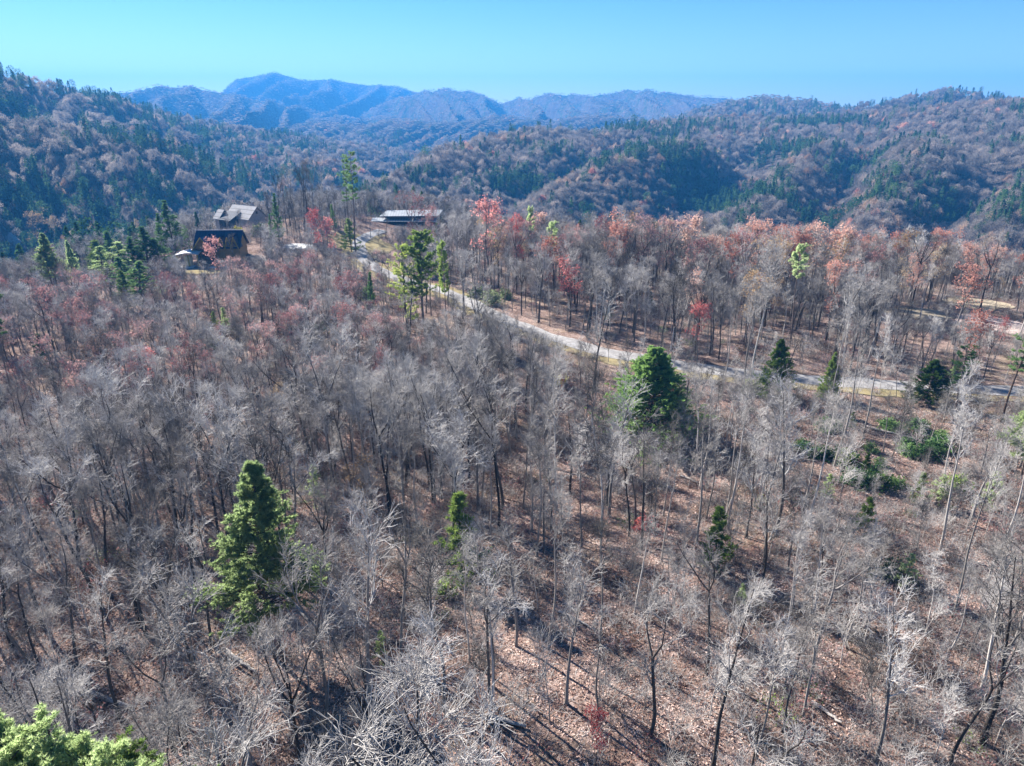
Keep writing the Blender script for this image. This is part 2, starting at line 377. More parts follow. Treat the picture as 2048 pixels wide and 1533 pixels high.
def merge(parts):
    V = []; Qs = []; o = 0
    for v, q in parts: V.append(v); Qs.append(q+o); o += len(v)
    return np.concatenate(V), np.concatenate(Qs)
def leaf_cards(rg, C, size, flat=.0, asp=.6):
    """small leaf clump faces (diamonds) at centres C"""
    n = len(C); nrm = unit(rg.normal(0, 1, (n, 3))+np.array([0, 0, flat])); r = rg.normal(0, 1, (n, 3))
    u = unit(np.cross(nrm, r)); v = np.cross(nrm, u); s = (size*rg.uniform(.55, 1.3, (n, 1)))
    V = np.stack([C-u*s, C-v*s*asp, C+u*s, C+v*s*asp], 1).reshape(-1, 3)
    return V, np.arange(4*n).reshape(n, 4)
def needle_tufts(rg, C, D, ln, k, wd=.035):
    """star-like tufts of needles pointing mostly along D"""
    n = len(C); c = np.repeat(C, k, 0); d = unit(np.repeat(D, k, 0)*.9+rg.normal(0, .75, (n*k, 3))+np.array([0, 0, .25]))
    L = ln*rg.uniform(.6, 1.25, (n*k, 1)); p = unit(np.cross(d, rg.normal(0, 1, (n*k, 3))))*wd
    V = np.stack([c-p, c+p, c+d*L], 1).reshape(-1, 3)
    return V, np.arange(3*n*k).reshape(-1, 3)

def bare_tree(seed, Ht=18., cr=3.6, base=.45, limbs=14, fork=0, r0=.20, lean=.02, dens=1.0, tw=.0165):
    """returns (trunk V,Q), (branches V,Q), twig tips"""
    rg = np.random.default_rng(seed)
    P, Rr = grow(rg, np.zeros((1, 3)), np.array([[rg.normal(0, lean), rg.normal(0, lean), 1.]]), np.array([Ht*(.62 if fork else .93)]), np.array([r0]), np.array([r0*(.6 if fork else .12)]), 14, .035, .03)
    P[:, 0, 2] -= .6; Rr[:, 0] *= 1.35
    tr = [tubes(P, Rr, 7)]; axes = [(P, Rr)]
    if fork:
        st = np.repeat(P[:, -1], fork, 0); a = np.arange(fork)*2*math.pi/fork+rg.uniform(0, 6)
        dr = np.stack([np.cos(a)*.45, np.sin(a)*.45, np.ones(fork)], -1)+rg.normal(0, .1, (fork, 3))
        P2, R2 = grow(rg, st, dr, Ht*.42*rg.uniform(.8, 1.05, fork), np.full(fork, r0*.52), np.full(fork, .03), 9, .09, .05)
        tr.append(tubes(P2, R2, 6)); axes.append((P2, R2))
    brs = []; tips = []
    L1 = []
    for j, (A, B) in enumerate(axes):
        k = limbs if (j == 0 and not fork) else (3 if j == 0 else max(4, limbs//fork))
        t0 = base if j == 0 else .1
        s, d, r, t = spawn(rg, A, B, k, t0 if not (fork and j == 0) else .6, .98, R(24), R(52))
        tt = np.clip((t-t0)/(1-t0), 0, 1)
        if j == 0 and not fork: ln = cr*(1.25-.75*tt)*rg.uniform(.6, 1.15, len(s))
        else: ln = cr*(1.0-.45*t)*rg.uniform(.6, 1.1, len(s))
        L1.append(grow(rg, s, d, ln, np.minimum(r*.6, .085), np.full(len(s), .022), 6, .19, .16))
    P1 = np.concatenate([q[0] for q in L1]); R1 = np.concatenate([q[1] for q in L1]); brs.append(tubes(P1, R1, 4))
    k2 = int(round(5.4*dens)); s, d, r, t = spawn(rg, P1, R1, k2, .2, 1., R(18), R(56))
    ln2 = np.repeat(np.linalg.norm(P1[:, -1]-P1[:, 0], axis=1), k2)*.5*rg.uniform(.5, 1.1, len(s))
    P2, R2 = grow(rg, s, d, ln2, np.minimum(r*.7, .04), np.full(len(s), tw), 4, .20, .08); brs.append(tubes(P2, R2, 3))
    # leader gets twigs too
    k3 = int(round(5*dens)); s, d, r, t = spawn(rg, P2, R2, k3, .15, 1., R(18), R(60))
    P3, R3 = grow(rg, s, d, rg.uniform(.5, 1.3, len(s)), np.minimum(r*.8, tw*1.3), np.full(len(s), tw*.7), 3, .2, .05); brs.append(tubes(P3, R3, 3))
    k4 = 1; s, d, r, t = spawn(rg, P3, R3, k4, .2, 1., R(20), R(60))
    P4, R4 = grow(rg, s, d, rg.uniform(.3, .8, len(s)), np.full(len(s), tw*.85), np.full(len(s), tw*.5), 2, .1, .05); brs.append(tubes(P4, R4, 3))
    return merge(tr), merge(brs), np.concatenate([P3[:, -1], P4[:, -1]])
def stretched(V, s): return V*np.array(s)

def pine(seed, Ht=20., cb=.35, cr=3.2, whorls=22, per=6, tl=.32, k=9, r0=.22, tuft=14, shape='cone', wd=.035, gap=.15, full=0.):
    rg = np.random.default_rng(seed)
    P, Rr = grow(rg, np.zeros((1, 3)), np.array([[rg.normal(0, .02), rg.normal(0, .02), 1.]]), np.array([Ht]), np.array([r0]), np.array([.03]), 16, .02, .04)
    P[:, 0, 2] -= .6
    nb = whorls*per; t = np.repeat(np.linspace(cb, .985, whorls), per)+rg.normal(0, .008, nb); t = np.clip(t, cb*.9, .99)
    f = t*15; i = np.minimum(f.astype(int), 14); q = (f-i)[:, None]; pos = P[0, i]*(1-q)+P[0, i+1]*q
    a = rg.uniform(0, 2*math.pi, nb); u = (t-cb)/(1-cb)
    if shape == 'cone': L = cr*(np.clip(1-u, 0, 1)**.95*1.05+.07); el = .05+.55*u
    elif shape == 'round': L = cr*(np.sqrt(np.clip(1-(u*1.0-.35)**2/.50, 0.03, 1))); el = .0+.8*u
    else: L = cr*(.55+.55*u*(u < .92)); el = .05+.25*u                     # flat topped
    lob = .72+.38*np.sin(a*2+seed)+.18*np.sin(a*3+u*9); L = L*(np.clip(lob, .4, 1.15)*(1-full)+full*.95)*rg.uniform(.65, 1.12, nb)
    keep = rg.uniform(0, 1, nb) > gap; pos, a, L, el, u = pos[keep], a[keep], L[keep], el[keep], u[keep]; nb = len(a)
    d = np.stack([np.cos(a), np.sin(a), el], -1)
    B, BR = grow(rg, pos, d, L, .02+.012*L, np.full(nb, .012), 6, .05, .05)
    parts = [tubes(P, Rr, 8)]; br = [tubes(B, BR, 4)]
    s, dd, r, tt = spawn(rg, B, BR, 6, .3, 1., R(25), R(60)); dd[:, 2] *= .5
    B2, BR2 = grow(rg, s, dd, np.repeat(L, 6)*.32*rg.uniform(.6, 1.1, len(s)), np.full(len(s), .014), np.full(len(s), .008), 3, .08, .04)
    br.append(tubes(B2, BR2, 3))
    c, cd, _, _ = spawn(rg, B2, BR2, max(1, tuft//6), .15, 1., R(5), R(40))
    c2, cd2, _, _ = spawn(rg, B, BR, max(1, tuft//3), .4, 1., R(5), R(40))
    C = np.concatenate([c, c2]); D = np.concatenate([cd, cd2])
    fo = needle_tufts(rg, C+rg.normal(0, .06, C.shape), D, tl, k, wd)
    return merge(parts), merge(br), fo

# ---- bare hardwood variants (shared meshes)
BV = []
specs = [ # Ht, crown, base, limbs, fork, r0, dens, pale
 (21, 2.7, .52, 15, 0, .17, .95, 1), (19, 4.0, .42, 14, 0, .19, 1.0, 0), (20, 3.2, .45, 14, 3, .20, .95, 0),
 (17, 3.8, .38, 13, 2, .18, 1.0, 0), (16, 2.5, .45, 14, 0, .12, 1.0, 1), (22, 2.2, .62, 12, 0, .17, .85, 1),
 (18, 3.6, .42, 13, 4, .21, 1.0, 0), (14, 2.7, .35, 14, 2, .12, 1.0, 0)]
for i, (h, c, b, l, fk, r0, dn, pale) in enumerate(specs):
    tr, br, tips = bare_tree(100+i, h, c, b, l, fk, r0, .03, dn)
    bm_ = M['pale_bark'] if pale else M['bark']
    BV.append(dict(h=h, pale=pale, fork=fk, tips=tips, tr=tr, br=br,
                   trunk=np_mesh('tree_trunk', *tr, mats=[bm_], smooth=True), branches=np_mesh('tree_branches', *br, mats=[M['twig']])))
# ---- small young hardwoods (saplings)
SV = []
for i in range(4):
    tr, br, tips = bare_tree(300+i, 8., 1.5, .3, 13, 0, .055, .05, .7, .012)
    SV.append(dict(h=8., tr=tr, br=br, tips=tips, trunk=np_mesh('sapling_stem', *tr, mats=[M['pale_bark']], smooth=True),
                   branches=np_mesh('sapling_branches', *br, mats=[M['twig']])))
def leafy(v, seed, m, frac, size, name='leaf_crown', per=2):
    rg = np.random.default_rng(seed); T = v['tips']
    T = T[rg.uniform(0, 1, len(T)) < frac]; C = np.repeat(T, per, 0)+rg.normal(0, .22, (len(T)*per, 3))
    V, q = leaf_cards(rg, C, size); return np_mesh(name, V, q, mats=[m])
LEAF = {}
for nm, key, fr, sz, per in (('red', 'red', .6, .18, 3), ('rose', 'rose', .40, .15, 3), ('orange', 'orange', .55, .18, 3), ('tan', 'tan', .4, .16, 3), ('brown', 'brown', .25, .13, 2)):
    LEAF[nm] = [(v, leafy(v, 40+j, M[key], fr, sz, per=per)) for j, v in enumerate([BV[1], BV[3], BV[7], BV[6]])]
# ---- pines
def pv(name, m, **kw):
    tr, br, fo = pine(**kw)
    return dict(h=kw['Ht'], trunk=np_mesh('pine_trunk', *tr, mats=[M['pine_bark']], smooth=True), branches=np_mesh('pine_branches', *br, mats=[M['pine_bark']]),
                foliage=np_mesh('pine_foliage', fo[0], tris=fo[1], mats=[m]))
PV = {
 'white': [pv('w', M['needle'], seed=11, Ht=20., cb=.28, cr=5.0, whorls=34, per=8, tl=.27, k=8, tuft=66, gap=.06, wd=.034, full=.4)],
 'close': [pv('c', M['needle'], seed=15, Ht=22., cb=.45, cr=3.4, whorls=30, per=10, tl=.15, k=12, tuft=84, wd=.016, gap=.06, shape='round'), pv('c', M['needle_yellow'], seed=16, Ht=20., cb=.45, cr=3.2, whorls=30, per=10, tl=.15, k=12, tuft=84, wd=.016, gap=.06, shape='round')],
 'pitch': [pv('p', M['needle_yellow'], seed=21, Ht=21., cb=.40, cr=3.6, whorls=18, per=7, tl=.32, k=10, tuft=36, shape='round', wd=.05), pv('p', M['needle_yellow'], seed=22, Ht=19., cb=.15, cr=3.0, whorls=18, per=6, tl=.34, k=9, tuft=18, shape='round', wd=.05, gap=.25)],
 'tall': [pv('t', M['needle_dark'], seed=31, Ht=24., cb=.55, cr=3.2, whorls=12, per=5, tl=.36, k=9, tuft=18, shape='flat', wd=.05, gap=.2), pv('t', M['needle'], seed=32, Ht=20., cb=.72, cr=2.8, whorls=8, per=6, tl=.36, k=10, tuft=24, shape='round', wd=.05, gap=.1)],
 'hemlock': [pv('h', M['hemlock'], seed=41, Ht=14., cb=.03, cr=6.6, whorls=40, per=9, tl=.26, k=8, tuft=42, wd=.05, gap=.0, full=.8), pv('h', M['shrub'], seed=42, Ht=11., cb=.04, cr=4.6, whorls=26, per=8, tl=.26, k=8, tuft=36, wd=.05, gap=.04, full=.6)],
 'dark': [pv('d', M['needle_dark'], seed=51, Ht=14., cb=.15, cr=2.8, whorls=20, per=6, tl=.32, k=8, tuft=18, wd=.05, gap=.15), pv('d', M['needle_dark'], seed=52, Ht=11., cb=.12, cr=2.6, whorls=16, per=6, tl=.32, k=8, tuft=18, wd=.05, gap=.2)],
 'young': [pv('y', M['shrub'], seed=61, Ht=5., cb=.08, cr=1.5, whorls=12, per=5, tl=.22, k=8, tuft=12, r0=.06, wd=.03, gap=.2), pv('y', M['needle'], seed=62, Ht=6., cb=.1, cr=1.7, whorls=12, per=5, tl=.24, k=8, tuft=12, r0=.07, wd=.03, gap=.2)],
}
def shrub_mesh(seed, m, r=1.4, h=1.6, n=700, size=.14):
    rg = np.random.default_rng(seed); d = unit(rg.normal(0, 1, (40, 3))+np.array([0, 0, 1.2])); d[:, 2] = np.abs(d[:, 2])
    P, Rr = grow(rg, np.zeros((40, 3)), d, rg.uniform(.6, 1.1, 40)*h, np.full(40, .03), np.full(40, .012), 5, .15, .02)
    P[..., :2] *= r/h
    C, D, _, _ = spawn(rg, P, Rr, n//40, .35, 1., 0, 1.); C = C+rg.normal(0, .16, C.shape)
    return np_mesh('shrub_stems', *tubes(P, Rr, 3), mats=[M['twig']]), np_mesh('shrub_leaves', *leaf_cards(rg, C, size), mats=[m])
SH = {k: [shrub_mesh(70+i, M[k], 1.5, 1.7, 900, .13) for i in range(2)] for k in ('shrub', 'laurel', 'red', 'yellow')}

def place_tree(name, v, loc, sc, rz, extra=None, extra_name='leaf_crown'):
    r = empty(name, loc, rz, sc)
    link('trunk', v['trunk'], r)
    if 'foliage' in v: link('branches', v['branches'], r); link('foliage', v['foliage'], r)
    elif extra is not None: link('branches', v['branches'], r); link(extra_name, extra, r)
    else: link('crown', v['branches'], r)
    return r
#HERO
# ------------------------------------------------------------------ buildings
class MB:
    def __init__(s): s.v = []; s.f = []
    def box(s, x0, x1, y0, y1, z0, z1):
        o = len(s.v); s.v += [(x0,y0,z0),(x1,y0,z0),(x1,y1,z0),(x0,y1,z0),(x0,y0,z1),(x1,y0,z1),(x1,y1,z1),(x0,y1,z1)]
        s.f += [tuple(o+i for i in q) for q in ((0,3,2,1),(4,5,6,7),(0,1,5,4),(1,2,6,5),(2,3,7,6),(3,0,4,7))]; return s
    def slab(s, p, th):
        """quad p (4 points, counter-clockwise from above) with thickness th downwards"""
        o = len(s.v); s.v += [tuple(q) for q in p]+[(q[0], q[1], q[2]-th) for q in p]; n = len(p)
        s.f += [tuple(range(o, o+n)), tuple(range(o+2*n-1, o+n-1, -1))]+[(o+i, o+n+i, o+n+(i+1) % n, o+(i+1) % n) for i in range(n)]; return s
    def prism(s, poly, ax, a0, a1):
        """poly in the plane across axis ax ('x' or 'y'), extruded a0..a1"""
        o = len(s.v); n = len(poly)
        for a in (a0, a1):
            for p, z in poly: s.v.append((a, p, z) if ax == 'x' else (p, a, z))
        s.f += [tuple(range(o, o+n)), tuple(range(o+2*n-1, o+n-1, -1))]+[(o+i, o+n+i, o+n+(i+1) % n, o+(i+1) % n) for i in range(n)]; return s
    def build(s, name, m, parent, bev=0):
        me = bpy.data.meshes.new(name); me.from_pydata(s.v, [], s.f); me.materials.append(m)
        import bmesh
        b = bmesh.new(); b.from_mesh(me); bmesh.ops.recalc_face_normals(b, faces=b.faces); b.to_mesh(me); b.free()
        return link(name, me, parent)
def m_seam(name, c1, c2, pitch, axis='X', metal=.3, rough=.45):
    m, t, o = mat(name); b = N(t, 'ShaderNodeBsdfPrincipled')
    tc = N(t, 'ShaderNodeTexCoord'); sx = N(t, 'ShaderNodeSeparateXYZ'); t.links.new(tc.outputs['Object'], sx.inputs[0])
    md = N(t, 'ShaderNodeMath', operation='PINGPONG'); t.links.new(sx.outputs[axis], md.inputs[0]); md.inputs[1].default_value = pitch
    st = N(t, 'ShaderNodeMath', operation='LESS_THAN'); t.links.new(md.outputs[0], st.inputs[0]); st.inputs[1].default_value = pitch*.14
    c = ramp(t, noise(t, .6), [(.3, c1), (.7, c2)]); c = mixc(t, st.outputs[0], c, tuple(q*.5 for q in c1))
    t.links.new(c, b.inputs['Base Color']); b.inputs['Roughness'].default_value = rough; b.inputs['Metallic'].default_value = metal
    t.links.new(b.outputs[0], o.inputs[0]); return m
MR_blue = m_seam('blue_violet_metal_roof', (.016, .014, .045), (.028, .025, .065), .5)
MR_grey = m_seam('grey_shingle_roof', (.20, .195, .195), (.29, .28, .28), .9, 'Y', 0, .9)
MR_dark = m_simple('dark_slate_wall', (.03, .035, .045), (.06, .065, .08), 2)
M_tan = m_simple('honey_wood_siding', (.20, .13, .05), (.30, .20, .08), 2, .6)
M_gold = m_simple('yellow_trim', (.34, .25, .06), (.42, .32, .09), 2, .6)
M_beige = m_simple('beige_stone_wall', (.28, .24, .22), (.42, .37, .34), 1.5, .9, .1, .02)
M_white = m_simple('off_white_roof_membrane', (.40, .38, .38), (.52, .50, .50), 1, .7)
M_glass = m_simple('dark_window_glass', (.02, .025, .03), (.035, .04, .05), 1, .12, .6)
M_brown = m_simple('dark_brown_wall', (.06, .045, .035), (.11, .08, .06), 2, .8)
M_steel = m_seam('pale_blue_metal_roof', (.16, .18, .20), (.24, .26, .28), .6, 'X', 0, .7)
FOOT = []
def fit_base(px, py, rot, w_, d_, r=None):
    x, y, z = at_dist(px, py, r) if r else ground_at(px, py)
    FOOT.append((x, y, max(w_, d_)/2+3)); return x, y, z
# house with the violet-blue roof
x, y, z = fit_base(448, 522, 0, 18, 12, 242)
h1 = tag(empty('house', (x, y, z+.9), R(2), .84), 'timber house with a violet-blue metal roof, yellow-trimmed dormers and a pale porch canopy', 'house', 'houses on the ridge')
MB().box(-8, 8, -4.5, 4.5, -3.5, 4.2).build('wall', M_tan, h1)
MB().prism([(-4.4, 4.15), (4.4, 4.15), (0, 8.9)], 'x', -7.95, 7.95).build('gable_wall', M_tan, h1)
rf = MB().slab([(-8.8, -5.6, 3.5), (8.8, -5.6, 3.5), (8.8, 0, 9.35), (-8.8, 0, 9.35)], .22).slab([(8.8, 5.6, 3.5), (-8.8, 5.6, 3.5), (-8.8, .02, 9.35), (8.8, .02, 9.35)], .22).build('roof', MR_blue, h1)
MB().box(-8.9, 8.9, -.12, .12, 9.36, 9.48).build('ridge_cap', m_simple('pale_ridge_cap', (.35,.34,.40), (.45,.44,.5)), rf)
# front cross gable
MB().prism([(-7.2, 3.9), (-.8, 3.9), (-4, 7.6)], 'y', -8.0, -2).build('cross_gable_wall', M_tan, h1)
MB().box(-6.9, -1.1, -7.9, -4.52, -3.5, 3.88).build('entry_wing', M_brown, h1)
cg = MB().slab([(-8.4, -9.4, 2.7), (-4, -9.4, 8.1), (-4, -1, 8.1), (-8.4, -1, 2.7)], .25).slab([(-4+.02, -9.4, 8.1), (.4, -9.4, 2.7), (.4, -1, 2.7), (-4+.02, -1, 8.1)], .25).build('cross_roof', MR_blue, h1)
MB().slab([(-8.5, -9.5, 2.5), (-8.1, -9.5, 2.5), (-3.9, -9.5, 8.0), (-4.1, -9.5, 8.2)], .35).slab([(.5, -9.5, 2.5), (.1, -9.5, 2.5), (-4.1, -9.5, 8.0), (-3.9, -9.5, 8.2)], .35).build('barge_board', M_gold, h1)
for xx in (-6.9, -5.0, -3.1): 
    f = MB().box(xx, xx+1.5, -7.98, -7.9, .6, 3.2).build('window', M_glass, h1)
for i, xx in enumerate((2.2, 4.7, 7.0)):
    dz = MB().prism([(xx-1.2, 4.2), (xx+1.2, 4.2), (xx, 7.2)], 'y', -6.0, -2).build('dormer', M_tan, h1)
    MB().slab([(xx-1.6, -6.5, 3.7), (xx, -6.5, 7.7), (xx, -1.7, 7.7), (xx-1.6, -1.7, 3.7)], .15).slab([(xx+.01, -6.5, 7.7), (xx+1.6, -6.5, 3.7), (xx+1.6, -1.7, 3.7), (xx+.01, -1.7, 7.7)], .15).build('dormer_roof', MR_blue, dz)
    MB().slab([(xx-1.68, -6.56, 3.6), (xx-1.3, -6.56, 3.6), (xx+.1, -6.56, 7.6), (xx-.1, -6.56, 7.85)], .3).slab([(xx+1.68, -6.56, 3.6), (xx+1.3, -6.56, 3.6), (xx-.1, -6.56, 7.6), (xx+.1, -6.56, 7.85)], .3).build('trim', M_gold, dz)
    MB().box(xx-.5, xx+.5, -6.08, -5.98, 4.4, 5.8).build('window', M_glass, dz)
pc = MB()
for k in range(6):     # gently arched canopy
    a, b_ = -14.2+k*1.55, -14.2+(k+1)*1.55
    za = 2.2+1.3*math.sin((k)/6*math.pi*.8); zb = 2.2+1.3*math.sin((k+1)/6*math.pi*.8)
    pc.slab([(a, -11.6, za-.5), (b_, -11.6, zb-.5), (b_, -6.4, zb), (a, -6.4, za)], .3)
po = pc.build('porch_roof', M_white, h1)
for xx in (-13, -9, -5.6): MB().box(xx, xx+.35, -11, -10.65, -3.5, 2.1).build('porch_post', M_gold, po)
MB().box(-10.6, -8.4, -10.2, -8.1, -3.5, 1.6).build('porch_wall', m_simple('cream_wall', (.55,.5,.32), (.66,.6,.4)), h1)
MB().box(-12.5, 1.5, -13.6, -9.0, -4.3, -2.2).build('patio', M['concrete'], h1)
# rear house with grey roofs
x, y, z = fit_base(494, 456, 0, 20, 14, 305)
h2 = tag(empty('house', (x, y, z+.5), R(-32), .8), 'stone-walled house with light grey shingle roofs and a small square gable window', 'house', 'houses on the ridge')
MB().box(-8, 9, -5, 5, -5, 5.0).build('wall', M_beige, h2)
gw = MB().prism([(-4.9, 4.95), (4.9, 4.95), (0, 9.3)], 'x', -7.9, 8.97).build('gable_wall', M_beige, h2)
MB().box(8.98, 9.06, -.6, .6, 6.3, 7.6).build('gable_window', M_glass, h2)
MB().slab([(-8.8, -6, 4.1), (9.8, -6, 4.1), (9.8, 0, 9.9), (-8.8, 0, 9.9)], .25).slab([(9.8, 6, 4.1), (-8.8, 6, 4.1), (-8.8, .02, 9.9), (9.8, .02, 9.9)], .25).build('roof', MR_grey, h2)
MB().box(-8.5, .5, -9.5, -5.02, -5, 4.2).build('front_wing', MR_dark, h2)
MB().slab([(-9.2, -10.4, 3.6), (1.3, -10.4, 3.6), (1.3, -3.2, 7.1), (-9.2, -3.2, 7.1)], .25).build('front_wing_roof', m_simple('charcoal_shingle_roof', (.05,.055,.065), (.09,.095,.11), 2), h2)
MB().prism([(-9.3, 4.0), (-2.6, 4.0), (-2.6, 4.2), (-6, 7.4)], 'x', -12, -8.82).build('side_wing_gable', M_beige, h2)
MB().box(-12, -8.02, -9, -3, -5, 3.98).build('side_wing', M_beige, h2)
MB().slab([(-12.8, -9.9, 3.6), (-7.9, -9.9, 3.6), (-7.9, -6, 7.8), (-12.8, -6, 7.8)], .22).slab([(-7.9, -2.1, 3.6), (-12.8, -2.1, 3.6), (-12.8, -5.98, 7.8), (-7.9, -5.98, 7.8)], .22).build('side_roof', MR_grey, h2)
for cx, cy in ((-7, 2.2), (4, 2.0)):
    c = MB().box(cx-.7, cx+.7, cy-.6, cy+.6, 6.5, 11.2).build('chimney', M_beige, h2)
    MB().box(cx-.9, cx+.9, cy-.8, cy+.8, 11.2, 11.45).build('chimney_cap', MR_dark, c)
for xx in (-7, -4.4, -1.8): MB().box(xx, xx+1.2, -9.58, -9.5, .8, 2.6).build('window', M_glass, h2)
# low flat-roofed building
x, y, z = fit_base(815, 456, 0, 28, 12, 283)
h3 = tag(empty('garage', (x, y, z-.9), R(4), .88), 'low modern building with two pale flat metal roofs, a clerestory band and dark open bays', 'garage building')
MB().box(-11.5, 13.0, -.5, 6, -3, 3.3).build('wall', M_brown, h3)
MB().slab([(-15.5, -5.4, 3.5), (13.6, -5.4, 3.2), (13.6, 1.0, 3.9), (-15.5, 1.0, 4.2)], .3).build('lower_roof', M_steel, h3)
MB().box(-10.0, 12.0, .98, 6.2, 3.9, 5.3).build('clerestory', m_simple('dark_clerestory_glazing', (.03,.045,.08), (.06,.08,.12), 1, .2, .5), h3)
MB().slab([(-12, -3.0, 5.35), (14.5, -3.0, 5.35), (16, 7.4, 6.6), (-9.5, 7.4, 6.6)], .28).build('upper_roof', M_steel, h3)
for xx in (-10.8, -5.2, .4, 6.0, 12.3): MB().box(xx, xx+.4, -4.9, -4.5, -3, 3.15).build('post', MR_dark, h3)
for xx in (-10.0, -4.4, 1.2, 6.8): MB().box(xx, xx+4.6, -.56, -.5, -.2, 2.7).build('bay_shade_panel', M_glass, h3)  # dark panels stand in for the shade inside the open bays
MB().box(-9.5, 10, -11, -5.5, -3, .15).build('apron_slab', M['concrete'], h3)

# pale dry clearing with a track on the right, and small pale pads on the left
def patch(name, px, py, rx, ry, m, off=.12, seed=1, r=None):
    cx, cy = (at_dist(px, py, r) if r else ground_at(px, py))[:2]
    n, k = 40, 8; a = np.arange(n)*2*math.pi/n; V = [[cx, cy, H1(cx, cy)+off]]
    rad = 1+.35*(fbm(np.cos(a)*2+seed*3.1, np.sin(a)*2+5, seed, 3)-.5)*2
    for j in range(1, k+1):
        X = cx+rx*rad*j/k*np.cos(a); Y = cy+ry*rad*j/k*np.sin(a)
        V += np.stack([X, Y, height(X, Y)+off], -1).tolist()
    q = [[1+j*n+i, 1+(j+1)*n+i, 1+(j+1)*n+(i+1) % n, 1+j*n+(i+1) % n] for j in range(k-1) for i in range(n)]
    t = [[0, 1+i, 1+(i+1) % n] for i in range(n)]
    FOOT.append((cx, cy, min(rx, ry)))
    return tag(link(name, np_mesh(name, V, q, t, mats=[m], smooth=True)), kind='structure')
patch('dry_grass_clearing', 1955, 608, 9, 7, M['field'], .14, 3)
patch('dry_grass_clearing', 1830, 628, 9, 6, M['field'], .14, 5)
patch('bare_earth_clearing', 1990, 650, 9, 9, m_simple('pinkish_bare_earth', (.34,.25,.22), (.52,.42,.37), 1, 1, 0, .05), .10, 6)
patch('concrete_pad', 592, 494, 6, 3, M['concrete'], .14, 8)
patch('gravel_patch', 12, 522, 12, 5, M['gravel'], .14, 9)
patch('dry_grass_patch', 735, 500, 9, 12, M['grass'], .11, 10)
patch('dry_grass_patch', 700, 482, 10, 8, M['grass'], .11, 12)
patch('dry_grass_patch', 400, 546, 7, 3, M['grass'], .12, 11)

# ------------------------------------------------------------------ hero trees: (kind, key, variant, base px, base py, top py, width factor, label)
HERO = []; HOBJ = []
def top_height(x, y, z, pyt):
    b = -(pyt-766.5)/F
    return CAMZ + y*(b*cP-sP)/(cP+b*sP) - z
def hero(kind, key, vi, pxb, pyb, pyt, wf, label, group=None, rz=None, r=None):
    x, y, z = at_dist(pxb, pyb, r) if r else ground_at(pxb, pyb)
    Ht = top_height(x, y, z, pyt)
    if kind == 'leaf': v, lf = LEAF[key][vi]; nm = {'red': 'red_maple', 'rose': 'oak_tree', 'orange': 'oak_tree', 'tan': 'oak_tree', 'brown': 'oak_tree'}[key]; ex = lf
    elif kind == 'pine': v = PV[key][vi]; nm = {'hemlock': 'hemlock_tree', 'dark': 'evergreen_tree', 'young': 'young_pine'}.get(key, 'pine_tree'); ex = None
    else: v = BV[vi]; nm = 'bare_tree'; ex = None
    s = Ht/v['h']; sw = s*wf if kind != 'bare' else s*wf
    o = place_tree(nm, v, (x, y, z), (sw, sw, s), random.uniform(0, 6.28) if rz is None else rz, ex)
    cat = {'red_maple': 'red tree', 'oak_tree': 'leafy tree', 'hemlock_tree': 'hemlock', 'evergreen_tree': 'evergreen', 'young_pine': 'young pine', 'pine_tree': 'pine', 'bare_tree': 'bare tree'}[nm]
    tag(o, label, cat, group)
    bx, by = project(x, y, z); tx, ty = project(x, y, z+Ht)
    HOBJ.append((label, float(bx), float(by))); HERO.append((float(tx), float(ty), float(by), math.hypot(x, y), 3.2*sw, x, y))
    return o
G_P = 'green pines among the bare hardwoods'; G_R = 'trees with red autumn leaves'; G_O = 'trees with rust and tan leaves'; G_E = 'dark evergreens by the houses'; G_Y = 'young evergreens on the forest floor'
hero('pine', 'white', 0, 553, 1330, 928, 1.0, 'large bright green pine standing alone in the bare woods of the left foreground', G_P, 2.1)
hero('pine', 'close', 0, 45, 1510, 1500, 1.0, 'bright green pine crown cut off by the bottom left corner', G_P, .4, r=24)
hero('pine', 'close', 0, 150, 1515, 1505, .9, 'green pine crown at the bottom edge between the corner pine and the yellow-green one', G_P, 3.4, r=23)
hero('pine', 'close', 1, 262, 1540, 1528, .85, 'yellow-green pine crown at the bottom edge, right of the corner pine', G_P, 1.9, r=24)
hero('pine', 'pitch', 0, 850, 668, 470, 1.1, 'tall round-topped pine beside the bend of the gravel road', G_P, .3)
hero('pine', 'pitch', 1, 815, 662, 492, 1.15, 'bushy pine with green low branches, left of the round-topped roadside pine', G_P, 1.0)
hero('pine', 'pitch', 0, 893, 640, 488, .75, 'thinner yellow-topped pine right of the round-topped roadside pine', G_P, 2.0)
hero('pine', 'tall', 0, 716, 560, 306, .95, 'tallest pine on the skyline between the houses and the low building', G_P, .5, r=236)
hero('pine', 'tall', 0, 706, 540, 322, .7, 'slender high pine just left of the tallest skyline pine', G_P, 3.0, r=242)
hero('pine', 'tall', 1, 1108, 590, 450, 1.0, 'flat-crowned pine with a bare stem behind the red roadside maple', G_P, .7)
hero('pine', 'tall', 1, 1062, 560, 418, .55, 'thin dark pine with a tiny crown right of the scarlet maples', G_P, 2.2)
hero('pine', 'tall', 1, 1580, 690, 498, .9, 'lollipop-shaped pine with a round dark green tuft before the rust oaks', G_P, .1)
hero('pine', 'hemlock', 0, 1303, 880, 700, 1.3, 'dense dark green conical hemlock just below the gravel road', 'conical roadside conifers', .3)
hero('pine', 'hemlock', 1, 1545, 800, 682, .85, 'leaning bright green conifer at the edge of the gravel road', 'conical roadside conifers', 1.3)
hero('pine', 'hemlock', 1, 1655, 800, 708, .7, 'small yellow-green conifer right of the leaning roadside conifer', 'conical roadside conifers', 2.6)
hero('pine', 'tall', 0, 2000, 850, 650, 1.4, 'flat-topped pine with layered green sprays at the right edge', G_P, 1.2)
